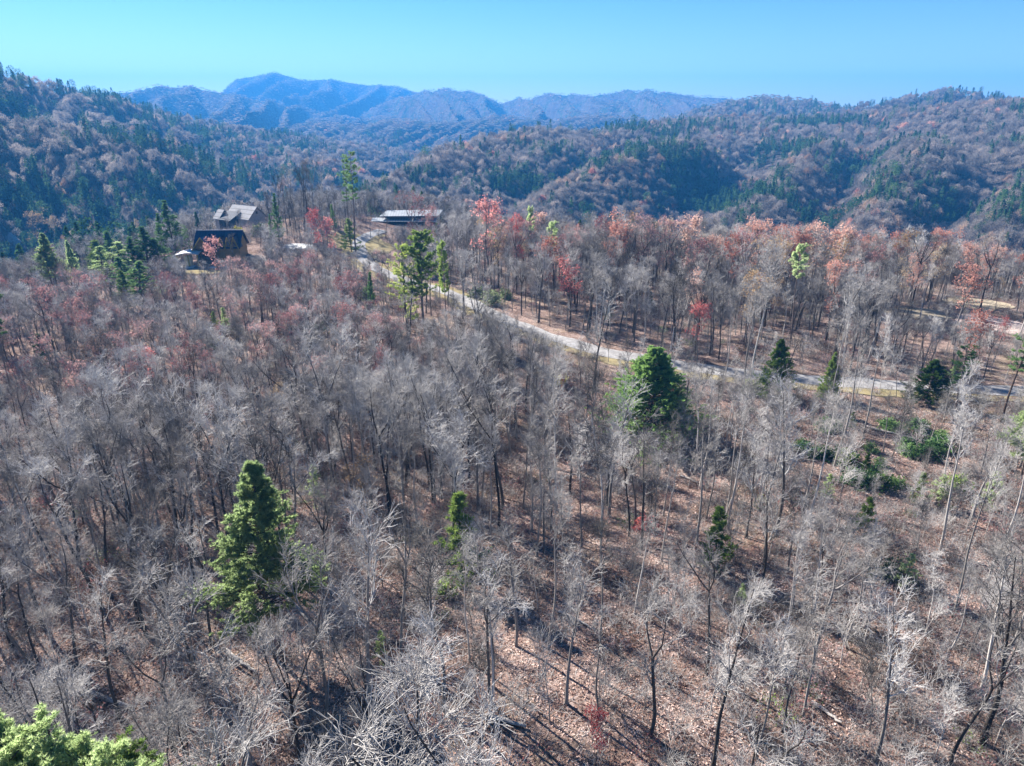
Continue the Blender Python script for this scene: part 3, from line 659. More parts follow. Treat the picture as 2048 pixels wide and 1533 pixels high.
hero('pine', 'tall', 0, 1905, 850, 700, 1.6, 'low spreading pine with dark layered branches over the end of the road', G_P, 2.9)
hero('pine', 'hemlock', 1, 1850, 810, 722, 1.3, 'squat dark green evergreen by the gravel road near the right edge', G_E, 1.0)
hero('pine', 'white', 0, 2040, 960, 770, 1.1, 'green pine half cut by the right edge below the road', G_P, 1.4)
hero('pine', 'white', 0, 110, 592, 468, 1.0, 'larger of the two green pines on the left slope', G_P, 2.5)
hero('pine', 'white', 0, 157, 588, 482, .75, 'smaller of the two green pines on the left slope', G_P, .9)
hero('pine', 'tall', 0, 28, 800, 556, .9, 'tall pine with a dark trunk at the left edge', G_P, .2)
hero('pine', 'tall', 0, 5, 790, 610, .8, 'second pine at the left edge, mostly out of the frame', G_P, 2.2)
hero('pine', 'dark', 0, 353, 520, 402, 1.2, 'tall dark spruce-like evergreen left of the grey-roofed house', G_E, .3)
hero('pine', 'dark', 0, 330, 520, 428, 1.1, 'bushy evergreen left of the tall dark evergreen beside the houses', G_E, 1.3)
hero('pine', 'dark', 1, 400, 475, 425, 1.2, 'low evergreen in front of the grey-roofed house', G_E, 2.3)
hero('pine', 'dark', 0, 560, 490, 388, .8, 'columnar green evergreen right of the grey-roofed house', G_E, .9)
hero('pine', 'dark', 0, 545, 495, 430, .7, 'shorter evergreen touching the columnar one by the grey-roofed house', G_E, 1.7)
hero('pine', 'dark', 1, 668, 462, 410, 1.1, 'round dark evergreen left of the tall skyline pines', G_E, 1.9)
hero('pine', 'young', 0, 703, 505, 440, 1.3, 'light green evergreen at the foot of the tallest skyline pine', G_E, 1.9)
hero('pine', 'dark', 1, 875, 500, 448, 1.1, 'dark evergreen at the right end of the low flat-roofed building', G_E, 1.2)
hero('pine', 'dark', 0, 745, 640, 545, .9, 'dark green conifer on the near side of the road bend', G_E, 1.2)
hero('pine', 'tall', 0, 180, 500, 415, .8, 'thin-crowned pine on the skyline of the left slope', G_P, 1.2)
for i, (a, b, c, k, l) in enumerate([(245,560,500,1,'bottle-green'),(275,555,488,0,'mid-green'),(300,552,470,0,'tall pointed'),(215,565,508,1,'squat'),(325,548,492,1,'bushy'),(228,530,478,1,'distant small'),(200,548,498,0,'narrow'),(255,585,530,1,'front'),(285,600,538,1,'rounded front')]):
    hero('pine', 'dark' if i % 3 else 'young', k, a, b, c-14, 2.0, l+' evergreen in the green thicket left of the violet-roofed house', 'evergreens in the thicket left of the violet-roofed house')
for a, b, c, k, l in [(35,560,505,0,'hazy green pine on the far left slope'),(75,520,470,1,'small dark pine below the golden tan tree'),(295,500,440,0,'dark pine behind the evergreen thicket'),(262,495,450,1,'rounded dark pine behind the evergreen thicket'),(380,505,450,0,'dark evergreen at the back corner of the violet-roofed house'),(140,500,455,1,'low dark pine on the skyline of the left slope')]:
    hero('pine', 'dark' if k else 'tall', k, a, b, c, 1.3, l, 'evergreens in the thicket left of the violet-roofed house')
for a, b, c, k, l in [(257,620,545,0,'yellow-green young pine in front of the dark evergreen thicket'),(455,680,618,1,'pale green young pine in the grey brush below the violet-roofed house'),(430,660,625,0,'small green young pine beside the paler one below the violet-roofed house'),
     (925,1165,990,0,'ragged yellow-green young pine among bare trunks in the centre foreground'),(1428,1140,1018,0,'slim green young pine right of centre on the leaf-covered slope'),(90,740,672,0,'faint green young pine in the left brush'),
     (765,1320,1262,1,'tiny green pine behind the large dark trunk in the foreground'),(1725,960,908,0,'bright green young evergreen in the shaded hollow at right'),(1835,1010,948,0,'lime-green young evergreen in the shaded hollow at right'),(1870,1015,950,1,'bushy green young evergreen right of the lime-green one'),
     (1725,1080,1000,0,'loose green young evergreen below the shaded hollow'),(1805,1180,1110,1,'pale green shrubby evergreen on the lower right slope'),(1975,1020,945,1,'green young evergreen between pale trunks near the right edge'),(1895,780,735,1,'green young evergreen over the far end of the road'),
     (1480,1220,1170,1,'small grey-green evergreen right of centre'),(1700,860,825,0,'short evergreen in the dark shade under the road'),(1650,1000,950,1,'dark young evergreen on the left rim of the shaded hollow'),(1300,620,585,0,'small green conifer behind the gravel road'),(635,1010,930,1,'hazy green young pine above the foreground thicket')]:
    hero('pine', 'young', k, a, b, c, 1.25, l, G_Y)
reds = [('red',1,982,590,408,1.0,'scarlet maple with a bare dark stem right of the low building'),('red',2,1036,570,447,.8,'narrow scarlet maple right of the larger scarlet one'),('red',0,1140,655,518,1.25,'wide crimson maple behind the gravel road'),
 ('red',2,637,530,432,.75,'vivid orange-red maple left of the tall skyline pines'),('red',2,665,535,448,.8,'crimson maple right of the vivid orange-red one'),('red',1,437,590,484,.9,'rose-red maple in front of the violet-roofed house'),
 ('rose',3,830,540,398,.9,'red-leaved tree half covering the low flat-roofed building'),('rose',2,866,535,425,.9,'rusty red tree at the right end of the low building'),('red',2,312,800,708,.8,'pink-red maple in the grey brush at left'),
 ('rose',1,527,665,556,1.1,'pinkish tree crown below the violet-roofed house'),('red',2,1190,1560,1432,.9,'small red-leaved tree at the bottom edge'),('red',2,1335,830,768,.6,'low red-leaved tree behind the hemlock'),
 ('red',1,1990,720,640,.7,'pinkish red tree beside the pale clearing')]
for k, vi, a, b, c, wf, l in reds: hero('leaf', k, vi, a, b, c, wf, l, G_R)
orr = [('orange',0,1228,600,422,1.0,'orange-red oak behind the road, left of the orange row'),('rose',3,1325,605,448,1.1,'dull red oak at the start of the orange row'),('orange',2,1370,600,452,.9,'rust-coloured oak in the orange row'),('orange',1,1420,600,478,.9,'low rust oak in the orange row'),
 ('orange',3,1505,610,453,1.1,'broad burnt-orange oak on the edge of the ridge'),('orange',0,1570,620,462,1.1,'dark orange oak right of the broad burnt-orange one'),('orange',1,1625,620,458,1.1,'broad red-orange oak behind the lollipop pine'),('orange',2,1668,625,474,1.0,'rust oak at the right end of the orange row'),
 ('orange',0,1385,690,543,1.0,'rust-tinted oak among grey trees behind the road'),('red',1,1392,735,612,1.0,'pink-rust oak in front of the rust-tinted one'),('tan',2,1490,700,560,1.1,'tan-leaved oak behind the road'),('orange',3,1650,690,535,.9,'pale orange oak below the orange row'),
 ('orange',1,1905,690,540,1.05,'orange-red oak left of the pale clearing'),('orange',2,1935,760,640,1.0,'bright rust oak in front of the pale clearing'),('tan',0,1545,660,560,.9,'tan oak left of the lollipop pine'),('tan',3,85,530,432,1.1,'golden tan tree on the left skyline'),('tan',2,122,520,440,.8,'yellowish tree right of the golden tan one'),
 ('tan',2,568,880,778,.9,'peach-tan tree in the dark thicket at left centre'),('tan',1,722,1040,925,1.1,'faded tan oak in the middle of the thicket'),('orange',2,1125,800,752,.5,'small rusty sapling oak by the near side of the road'),('tan',2,283,500,445,.5,'small ochre tree beside the dark evergreens'),
 ('orange',1,1450,630,478,.8,'dim orange oak between the rust oaks of the ridge'),('rose',1,1280,600,440,1.0,'dusky red oak left of the orange row'),('rose',0,1720,640,485,1.0,'dusky pink oak right of the orange row'),('tan',0,1790,650,520,.9,'straw-coloured oak at the end of the ridge'),('tan',1,1990,620,560,.8,'straw-coloured low oak behind the pale clearing')]
for k, vi, a, b, c, wf, l in orr: hero('leaf', k, vi, a, b, c, wf, l, G_O)
# tall bare trees that stand out
bares = [(1,745,1445,965,1.0,'big dark-trunked oak leaning over the centre-left foreground'),(2,803,1330,1020,1.0,'forked dark tree right of the big foreground oak'),(3,655,1450,1090,.9,'dark trunk between the green pine and the big foreground oak'),(1,1282,1100,830,1.1,'spreading pale-limbed tree in the middle of the slope'),
 (0,1322,1130,860,.8,'slim dark trunk right of the spreading pale-limbed tree'),(2,1032,1300,1040,1.1,'forked tree in the centre foreground'),(1,1750,1530,1190,1.0,'broad pale-limbed oak in the right foreground'),(1,1425,1540,1160,1.0,'broad grey oak left of the pale-limbed one at the bottom'),(3,1300,1480,1180,1.2,'crooked dark oak in the bottom centre'),
 (0,1200,1300,1000,.9,'straight dark stem in the centre right foreground'),(5,1975,1160,770,.8,'tallest pale trunk near the right edge'),(5,1905,1240,860,.8,'pale leaning trunk left of the tallest pale one'),(0,1880,1100,760,.9,'pale trunk with short side limbs above the leaf slope'),(5,1880,1010,700,.8,'slim pale trunk by the shaded hollow'),
 (5,1668,935,610,.9,'pale trunk on the left of the shaded hollow'),(5,1725,880,610,.8,'pale trunk in the dark shade below the road'),(0,1485,790,540,1.0,'dark double-looking trunk crossing the road'),(0,1497,785,520,1.0,'dark trunk close behind the one crossing the road'),(5,1440,800,560,.8,'slender dark trunk at the near side of the road'),
 (0,1615,1060,740,.9,'grey trunk left of the shaded hollow'),(0,1455,1060,700,.8,'dark straight trunk in the slope right of the hemlock'),(5,940,1330,1050,.9,'dark stem in the foreground right of the small pine'),(1,215,640,560,.8,'grey tree beside the small pines on the left'),
 (1,575,470,332,.8,'tall bare tree at the left of the skyline group'),(2,610,465,335,.9,'forked bare tree in the skyline group'),(6,632,465,325,.7,'high bare tree in the middle of the skyline group'),(1,648,465,320,.6,'highest bare tree of the skyline group'),(3,592,465,340,.7,'slim bare tree in the skyline group'),(5,742,480,358,.7,'bare pole-like tree right of the tallest skyline pine'),
 (0,505,800,600,.8,'lone dark pole tree rising from the left brush'),(0,935,560,400,.7,'tall bare stem left of the scarlet maples'),(5,905,560,420,.7,'thin bare stem right of the low building'),(3,45,1470,1150,1.1,'dark crooked trunk in the left foreground'),(0,150,1480,1180,1.0,'slanting dark trunk at the lower left'),(0,110,1170,870,.9,'dark leaning trunk in the left shade'),
 (3,350,1520,1260,1.1,'dark twisted tree at the bottom, right of the corner pines'),(2,1900,1530,1250,1.0,'forked pale tree at the bottom right'),(0,1560,1330,1020,.8,'pale twin-looking stem on the lower right slope'),
 (2,560,470,350,.6,'thin forked tree at the far left of the skyline group'),(6,618,462,340,.6,'many-forked dark tree inside the skyline group'),(1,625,480,372,.6,'shorter dark tree before the skyline group'),(3,672,470,370,.6,'low forked tree between the skyline group and the tallest pine')]
for vi, a, b, c, wf, l in bares: hero('bare', None, vi, a, b, c, wf, l, 'bare hardwoods with a shape of their own')

# shrubs beside the road and houses
def shrub(key, i, px, py, sc, label, grp='shrubs'):
    x, y, z = ground_at(px, py); st, lv = SH[key][i]
    o = empty('shrub', (x, y, z-.1), random.uniform(0, 6), sc); link('stems', st, o); link('leaves', lv, o); tag(o, label, 'shrub', grp)
for a in [('laurel',0,955,598,2.2,'pale yellow-green shrub at the near edge of the road bend'),('laurel',1,985,612,2.4,'pale laurel shrub right of the road bend'),('laurel',0,1010,600,1.8,'small laurel shrub behind the other two at the road'),('yellow',0,478,470,1.8,'bright yellow-green bush between the two houses'),
          ('shrub',1,1500,792,1.6,'low green bush under the leaning roadside conifer'),('shrub',0,640,668,1.6,'green bush in the pinkish brush below the houses'),('laurel',1,520,470,2.4,'grey-green bush before the grey-roofed house'),('shrub',0,735,600,2.0,'dark green bush left of the roadside pines'),
          ('shrub',1,1690,935,1.4,'dark laurel clump in the shaded hollow'),('shrub',0,1760,985,1.5,'green laurel clump in the middle of the shaded hollow'),('shrub',1,1910,985,1.6,'green laurel clump under the pale trunks'),('red',0,1290,1060,1.2,'small red bush at the foot of the spreading tree'),('shrub',1,890,1190,1.2,'green bush in the centre foreground woods'),
          ('yellow',1,1120,770,1.2,'small yellow bush on the near road bank'),('shrub',0,430,700,1.6,'green bush left of the pale young pine'),('laurel',0,1780,1160,1.5,'pale green bush on the lower right slope')]:
    shrub(*a, 'green shrubs along the road and in the woods')

SH['dark'] = [shrub_mesh(90+i, M['needle_dark'], 1.6, 1.3, 1000, .13) for i in range(2)]
for i in range(26):  # dark laurels added to stand in for tree shade on the hollow's ground
    a_, q_ = rng.uniform(0, 6.28), rng.uniform(0, 1)**.5
    px_, py_ = 1745+150*q_*math.cos(a_), 905+75*q_*math.sin(a_)
    x, y, z = ground_at(px_, py_); st, lv = SH['dark'][i % 2]
    o = empty('shade_laurel', (x, y, z-.1), rng.uniform(0, 6), rng.uniform(.9, 1.7)); link('stems', st, o); link('leaves', lv, o)
    tag(o, 'low dark green laurel added to darken the shaded hollow below the road', 'shrub', 'dark laurels added for the shade of the hollow')
# fallen logs
def log(pa, pb, rad, label):
    xa, ya, za = ground_at(*pa); xb, yb, zb = ground_at(*pb)
    n = 9; t = np.linspace(0, 1, n); X = xa+(xb-xa)*t; Y = ya+(yb-ya)*t; Z = height(X, Y)+rad*1.2
    X = X+rng.normal(0, .08, n); c = np.array([X.mean(), Y.mean(), Z.mean()])
    P = np.stack([X, Y, Z], -1)[None]-c; V, q = tubes(P, np.linspace(rad, rad*.6, n)[None], 8)
    o = link('fallen_log', np_mesh('fallen_log', V, q, mats=[M['log']], smooth=True)); o.location = c
    tag(o, label, 'log', 'fallen logs on the leaf litter')
log((158,1392),(268,1436),.26,'long pale fallen log at the lower left')
log((285,1447),(372,1486),.22,'fallen log continuing right of the long pale one')
log((455,1318),(512,1352),.2,'short pale log left of the green pine trunk')
log((575,1208),(618,1250),.22,'broken pale stem leaning by the green pine')
log((838,1118),(880,1150),.2,'pale log behind the centre foreground trunks')
log((1730,860),(1830,885),.2,'dark fallen log below the end of the road')
log((1985,1278),(2044,1302),.2,'pale fallen log at the right edge')
log((1120,1235),(1180,1262),.16,'thin fallen log in the middle of the leaf slope')
log((1530,1260),(1590,1243),.15,'thin pale log on the lower right slope')
log((980,1440),(1050,1462),.2,'grey fallen log near the bottom centre')
log((1620,1420),(1680,1452),.17,'weathered log left of the broad pale-limbed oak')
log((1360,960),(1410,978),.17,'weathered log below the conical hemlock')

# ------------------------------------------------------------------ filler woods on the near ridge
ex = ROAD
def road_d(x, y): return np.sqrt(((x[:, None]-ex[None, :, 0])**2+(y[:, None]-ex[None, :, 1])**2)).min(1)
rr_az = np.arctan2(ex[:, 0], ex[:, 1]); rr_r = np.hypot(ex[:, 0], ex[:, 1]); so = np.argsort(rr_az)
def scatter(cell, seed, rmin=14, rmax=345):
    rg = np.random.default_rng(seed)
    X, Y = np.meshgrid(np.arange(-290, 290, cell), np.arange(8, 350, cell)); X = X.ravel()+rg.uniform(-.5, .5, X.size)*cell; Y = Y.ravel()+rg.uniform(-.5, .5, Y.size)*cell
    r = np.hypot(X, Y); az = np.arctan2(X, Y); k = (np.abs(az) < R(52)) & (r > rmin) & (r < rmax); return X[k], Y[k], rg
def clear_ok(X, Y, rd=4.6):
    ok = road_d(X, Y) > rd
    for fx, fy, fr in FOOT: ok &= np.hypot(X-fx, Y-fy) > fr
    return ok
def edge_r(X, Y):
    az = np.arctan2(X, Y); return np.interp(1024+HF*np.tan(az), [q[0] for q in EDGE], [q[1] for q in EDGE])
HT0 = set(h[0+1] for h in HERO[:22])
def cap_height(X, Y, Z, rg, p=.92):
    """trees in front of the road, the buildings and notable trees stay low enough to leave them in view"""
    r = np.hypot(X, Y); az = np.arctan2(X, Y); rroad = np.interp(az, rr_az[so], rr_r[so], left=0, right=0)
    cap = np.full(len(X), 99.); u0 = rg.uniform(0, 1, len(X))
    front = (r < rroad) & (az > R(-3))
    c = CAMZ*(1-r/np.maximum(rroad, 1))-Z+.8
    cap = np.where(front & (rg.uniform(0, 1, len(X)) < p), np.minimum(cap, np.maximum(c, 2.5)), cap)
    for fx, fy, fr in FOOT:
        faz = math.atan2(fx, fy); fd = math.hypot(fx, fy); hw = (fr+1)/fd
        m = (np.abs(az-faz) < hw) & (r < fd); line = CAMZ+(H1(fx, fy)-1.0-CAMZ)*r/fd-Z
        cap = np.where(m & (rg.uniform(0, 1, len(X)) < .93), np.minimum(cap, np.maximum(line, 2.)), cap)
    q = height(ROAD[:, 0], ROAD[:, 1])
    for k in range(6, len(ROAD), 5):
        fx, fy = ROAD[k]; fd = math.hypot(fx, fy); hw = 3.2/fd
        m = (np.abs(az-math.atan2(fx, fy)) < hw) & (r < fd-1); line = CAMZ+(q[k]-CAMZ)*r/fd-Z+.5
        cap = np.where(m & (u0 < .62), np.minimum(cap, np.maximum(line, 2.)), cap)
    for tx, ty, by, hr, hw_, hx, hy in [HERO[q_] for q_ in (0, 11, 12, 13, 4, 5)]:
        m = (np.abs(az-math.atan2(hx, hy)) < 5.5/hr) & (r < hr+1); cap = np.where(m & (u0 < (2 if hr < 60 else .93)), np.minimum(cap, np.maximum(CAMZ*(1-r/hr)+3-Z, 3.5)), cap)
    for tx, ty, by, hr, hw_, hx, hy in HERO[:150]:
        m = (np.abs(az-math.atan2(hx, hy)) < (hw_*.8)/hr) & (r < hr-.5)
        zz = H1(hx, hy); base = CAMZ+(zz+(top_height(hx, hy, zz, ty))*(.1 if ty in HT0 else .35)-CAMZ)*r/hr-Z
        cap = np.where(m & (rg.uniform(0, 1, len(X)) < .88), np.minimum(cap, np.maximum(base, 2.)), cap)
    return cap
X, Y, rg = scatter(3.1, 501, 17)
Z = height(X, Y); bx, by = project(X, Y, Z); r = np.hypot(X, Y); E = edge_r(X, Y)
right = sstep(820, 1150, bx); fore = sstep(900, 1150, by)
dens = np.where(r > E*.97, .85, .75)
dens = dens*(1-.50*right*(r < 125))*(1-.45*fore*sstep(330, 560, bx)*(1-.5*sstep(1300, 1600, bx)))                       # open slope in the right foreground
dens *= np.where((bx > 820) & (r > 135), 1.0, 1)
dens *= np.clip(.55+fbm(X/16, Y/16, 77, 3), .3, 1.2)
dim = np.clip(1-np.hypot((bx-830)/420, (by-880)/230), 0, 1); dens = dens*(1+.7*dim)
hol = np.hypot((bx-1760)/170, (by-900)/110); dens *= np.where(hol < 1, .18, 1)
ok = clear_ok(X, Y) & (rg.uniform(0, 1, len(X)) < dens)
for h in HERO: ok &= np.hypot(X-h[5], Y-h[6]) > 2.2
X, Y, Z, bx, by, r, right, E = [q[ok] for q in (X, Y, Z, bx, by, r, right, E)]
Hh = np.where((bx < 950) & (r > 92), rg.uniform(7.5, 12.5, len(X)), rg.uniform(13, 20, len(X)))
Hh = np.where((bx < 620) & (r <= 92), rg.uniform(11, 17, len(X)), Hh)
Hh = np.where((bx > 820) & (r > 130), rg.uniform(13.5, 18.5, len(X)), Hh)
Hh = np.where(r > 215, np.minimum(Hh, rg.uniform(8, 13, len(X))), Hh)
Hh = np.minimum(Hh, cap_height(X, Y, Z, rg))
tall = Hh > 3.4
X, Y, Z, bx, by, r, right, E, Hh = [q[tall] for q in (X, Y, Z, bx, by, r, right, E, Hh)]
kind = np.zeros(len(X), int)                                                      # 0 bare, 1 rose/brown leaves
lf = rg.uniform(0, 1, len(X)) < np.where((bx < 800) & (r > 105), .32, np.where((bx > 900) & (r > 165), .20, .03*(r > 80)))
lf &= ~((bx > 820) & (r < 160))
kind[lf] = 1
vi = rg.integers(0, len(BV), len(X))
vi = np.where((right > .6) & (r < 130), np.array([0, 5, 5, 0, 4, 4, 2, 1])[vi], vi)
vi = np.where((bx < 950) & (Hh < 13), np.array([7, 3, 7, 3, 4, 7, 2, 6])[vi], vi)
rz = rg.uniform(0, 6.283, len(X))
inv = (bx > -60) & (bx < 2108) & (by > 0)
hr = (Hh/np.array([b['h'] for b in BV])[vi])
wf = np.clip(rg.uniform(.85, 1.25, len(X)), 0, 2)
size = np.where(inv & (project(X, Y, Z+Hh)[1] < 1533), Hh/r, 0)
def zone(px, py, r):
    if r > 135: return 'behind the gravel road on the ridge' if px > 850 else ('in the brush around the houses' if r > 190 else 'in the dense grey thicket below the houses')
    if px > 1400: return 'on the open leaf-covered slope at right' if py > 1000 else 'between the hemlock and the shaded hollow at right'
    if px > 850: return 'on the leaf-covered slope of the centre foreground' if py > 1100 else 'in the dim woods right below the road'
    return 'around the large green pine in the left foreground' if py > 1150 else 'in the dark thicket behind the large green pine'
desc = {0: 'slender pale grey bare tree', 1: 'wide-crowned bare hardwood', 2: 'three-forked bare hardwood', 3: 'low-forked twiggy bare tree', 4: 'thin straight bare tree with fine twigs', 5: 'tall pole-like bare tree', 6: 'many-forked dark bare tree', 7: 'small bushy bare tree'}
import re
def short(l): return re.split(r",| in the | of the | at the | beside | right of | left of | behind | before | standing | between | among | touching | above | below | near | on the | over | by the | from | with a | cut off| half | leaning | rising | crossing | at | under | in front | to the ", l)[0]
cnt = {}
for o in HOBJ: cnt[short(o[0])] = cnt.get(short(o[0]), 0)+1
ANCH = [(short(l), a, b) for l, a, b in HOBJ if cnt[short(l)] == 1 and 3 <= len(short(l).split()) <= 7]
USED = set(l for l, a, b in HOBJ)
def name_one(o, what, cat, px, py, zn):
    """a label that points to one tree by what it stands next to; otherwise the shared label of its zone"""
    for l, a, b in sorted(ANCH, key=lambda q: (q[1]-px)**2+((q[2]-py)*1.5)**2)[:14]:
        dx, dy = px-a, (py-b)*1.5
        if math.hypot(dx, dy) > 480: break
        w_ = ('just ' if math.hypot(dx, dy) < 70 else '')+(('left of' if dx < 0 else 'right of') if abs(dx) > abs(dy) else ('in front of' if dy > 0 else 'behind'))
        t = f'{what} {w_} the {l}'
        if len(t.split()) <= 16 and t not in USED: USED.add(t); return tag(o, t, cat, f'{cat}s {zn}')
    t = f'{what} {zn}'; return tag(o, t, cat, f'{cat}s {zn}')
bare_i = np.where((kind == 0) & (size > 0))[0]; bare_i = bare_i[np.argsort(-size[bare_i])]
sel = set(bare_i[:300-len(bares)].tolist())
for i in bare_i[:300-len(bares)]:
    v = BV[vi[i]]; zn = zone(bx[i], by[i], r[i])
    o = place_tree('bare_tree', v, (X[i], Y[i], Z[i]), (hr[i]*wf[i], hr[i]*wf[i], hr[i]), rz[i])
    name_one(o, desc[int(vi[i])], 'bare tree', bx[i], by[i], zn)
li = np.where((kind == 1) & (size > 0))[0]; li = li[np.argsort(-size[li])]
lk = []
for i in li[:285]:
    c = 'rose' if bx[i] < 900 else ('brown' if rg.uniform() < .25 else ('orange' if rg.uniform() < .5 else ('rose' if rg.uniform() < .5 else 'tan')))
    if bx[i] < 900 and rg.uniform() < .35: c = 'brown'
    j = int(rg.integers(0, 4)); v, me = LEAF[c][j]; s = Hh[i]/v['h']
    nm = {'rose': 'thin-leaved dull rose tree', 'brown': 'tree with sparse brown leaves', 'orange': 'tree with sparse orange leaves', 'tan': 'tree with sparse tan leaves'}[c]
    o = place_tree('oak_tree', v, (X[i], Y[i], Z[i]), (s, s, s), rz[i], me); zn = zone(bx[i], by[i], r[i])
    name_one(o, nm, 'leafy tree', bx[i], by[i], zn)

# ------------------------------------------------------------------ stuff: one object, instances from a collection of sources
def source_coll(name, meshes):
    c = bpy.data.collections.new(name)
    for nm, me in meshes:
        o = bpy.data.objects.new(nm, me); c.objects.link(o)
    return c
def stuff(name, label, cat, P, idx, rot, scl, coll):
    """P (n,3) points; scl (n,3)"""
    n = len(P); me = bpy.data.meshes.new(name); me.vertices.add(n); me.vertices.foreach_set('co', np.asarray(P, np.float32).ravel())
    a = me.attributes.new('pick', 'INT', 'POINT'); a.data.foreach_set('value', np.asarray(idx, np.int32))
    a = me.attributes.new('turn', 'FLOAT_VECTOR', 'POINT'); v = np.zeros((n, 3), np.float32); v[:, 2] = rot; a.data.foreach_set('vector', v.ravel())
    a = me.attributes.new('size', 'FLOAT_VECTOR', 'POINT'); a.data.foreach_set('vector', np.asarray(scl, np.float32).ravel())
    o = link(name, me); tag(o, label, cat, kind='stuff')
    g = bpy.data.node_groups.new(name+'_scatter', 'GeometryNodeTree')
    g.interface.new_socket('Geometry', in_out='INPUT', socket_type='NodeSocketGeometry'); g.interface.new_socket('Geometry', in_out='OUTPUT', socket_type='NodeSocketGeometry')
    gi = g.nodes.new('NodeGroupInput'); go = g.nodes.new('NodeGroupOutput'); ip = g.nodes.new('GeometryNodeInstanceOnPoints'); ci = g.nodes.new('GeometryNodeCollectionInfo')
    ci.inputs['Collection'].default_value = coll; ci.inputs['Separate Children'].default_value = True; ci.inputs['Reset Children'].default_value = True
    mp = g.nodes.new('GeometryNodeMeshToPoints')
    def att(nm, ty):
        q = g.nodes.new('GeometryNodeInputNamedAttribute'); q.data_type = ty; q.inputs['Name'].default_value = nm; return q.outputs['Attribute']
    g.links.new(gi.outputs[0], mp.inputs['Mesh']); g.links.new(mp.outputs[0], ip.inputs['Points']); g.links.new(ci.outputs[0], ip.inputs['Instance'])
    ip.inputs['Pick Instance'].default_value = True
    g.links.new(att('pick', 'INT'), ip.inputs['Instance Index']); g.links.new(att('turn', 'FLOAT_VECTOR'), ip.inputs['Rotation']); g.links.new(att('size', 'FLOAT_VECTOR'), ip.inputs['Scale'])
    g.links.new(ip.outputs[0], go.inputs[0])
    md = o.modifiers.new('scatter', 'NODES'); md.node_group = g
    return o
def joined(name, v, extra=None):
    """trunk + branches as one mesh for the mass of trees"""
    (tv, tq), (bv, bq) = v['tr'], v['br']; V, Q_ = merge([v['tr'], v['br']])
    return np_mesh(name, V, Q_, mats=[v['trunk'].materials[0], M['twig']], midx=np.concatenate([np.zeros(len(tq)), np.ones(len(bq))]))
# the rest of the bare woods
rest = np.array([i for i in range(len(X)) if kind[i] == 0 and i not in sel and not (size[i] == 0 and r[i] < 30)])
src = source_coll('bare_tree_sources', [('bare_tree_source', joined('bare_tree_source', b)) for b in BV])
pts = np.stack([X, Y, Z], -1)[rest]; sc3 = np.stack([hr*wf, hr*wf, hr], -1)[rest]
stuff('bare_woodland', 'mass of grey leafless hardwoods covering the ridge around and behind the road', 'woodland', pts, vi[rest], rz[rest], sc3, src)
# young saplings: 200 nearest as things
X2, Y2, rg = scatter(5.2, 777, 20, 130); Z2 = height(X2, Y2); sx, sy = project(X2, Y2, Z2)
ok = clear_ok(X2, Y2, 3.6) & (sx > 0) & (sx < 2048) & (sy < 1533) & (sx > 500) & (rg.uniform(0, 1, len(X2)) < .62+.25*(sx > 1300))
X2, Y2, Z2, sx, sy = [q[ok] for q in (X2, Y2, Z2, sx, sy)]; r2 = np.hypot(X2, Y2); o_ = np.argsort(r2)[:280]
for i in o_:
    j = int(rg.integers(0, 4)); h = rg.uniform(4.5, 9.5); s = h/8.; zn = zone(sx[i], sy[i], r2[i])
    o = empty('sapling', (X2[i], Y2[i], Z2[i]), rg.uniform(0, 6.28), s); link('stem', SV[j]['trunk'], o); link('twigs', SV[j]['branches'], o)
    name_one(o, ['thin leafless sapling', 'crooked leafless sapling', 'slim pale sapling', 'twiggy bare sapling'][j], 'sapling', sx[i], sy[i], zn)
# undergrowth
def brush(seed, hgt, n, leaf=None, size=.1, rad=.010):
    rg = np.random.default_rng(seed); a = rg.uniform(0, 6.28, n); st = np.stack([np.cos(a)*rg.uniform(0, .9, n), np.sin(a)*rg.uniform(0, .9, n), np.zeros(n)-.1], -1)
    d = np.stack([np.cos(a)*.35, np.sin(a)*.35, np.ones(n)], -1)+rg.normal(0, .25, (n, 3))
    P, Rr = grow(rg, st, d, hgt*rg.uniform(.4, 1.1, n), np.full(n, rad*1.5), np.full(n, rad*.6), 5, .14, .02)
    s, dd, q, t = spawn(rg, P, Rr, 4, .3, 1, R(25), R(65)); P2, R2 = grow(rg, s, dd, rg.uniform(.2, .6, len(s))*hgt*.5, np.full(len(s), rad), np.full(len(s), rad*.5), 3, .15, .04)
    s, dd, q, t = spawn(rg, P2, R2, 2, .3, 1, R(25), R(65)); P3, R3 = grow(rg, s, dd, rg.uniform(.15, .4, len(s)), np.full(len(s), rad*.8), np.full(len(s), rad*.5), 2, .1, .0)
    V, Q_ = merge([tubes(P, Rr, 3), tubes(P2, R2, 3), tubes(P3, R3, 3)]); mi = np.zeros(len(Q_))
    ms = [M['twig']]
    if leaf:
        T = P3[:, -1]; LV, LQ = leaf_cards(rg, T+rg.normal(0, .06, T.shape), size); Q_ = np.concatenate([Q_, LQ+len(V)]); V = np.concatenate([V, LV]); mi = np.concatenate([mi, np.ones(len(LQ))]); ms.append(M[leaf])
    return np_mesh('brush', V, Q_, mats=ms, midx=mi)
bs = source_coll('brush_sources', [('brush_source', brush(1, 2.2, 26)), ('brush_source', brush(2, 3.2, 22)), ('brush_source', brush(3, 1.4, 30)), ('brush_source', brush(4, 2.4, 20, 'brown', .09)), ('brush_source', brush(5, 1.6, 22, 'rose', .08)), ('brush_source', brush(6, 1.2, 20, 'shrub', .08))])
X3, Y3, rg = scatter(1.75, 888, 20, 300); Z3 = height(X3, Y3); ux, uy = project(X3, Y3, Z3); r3 = np.hypot(X3, Y3)
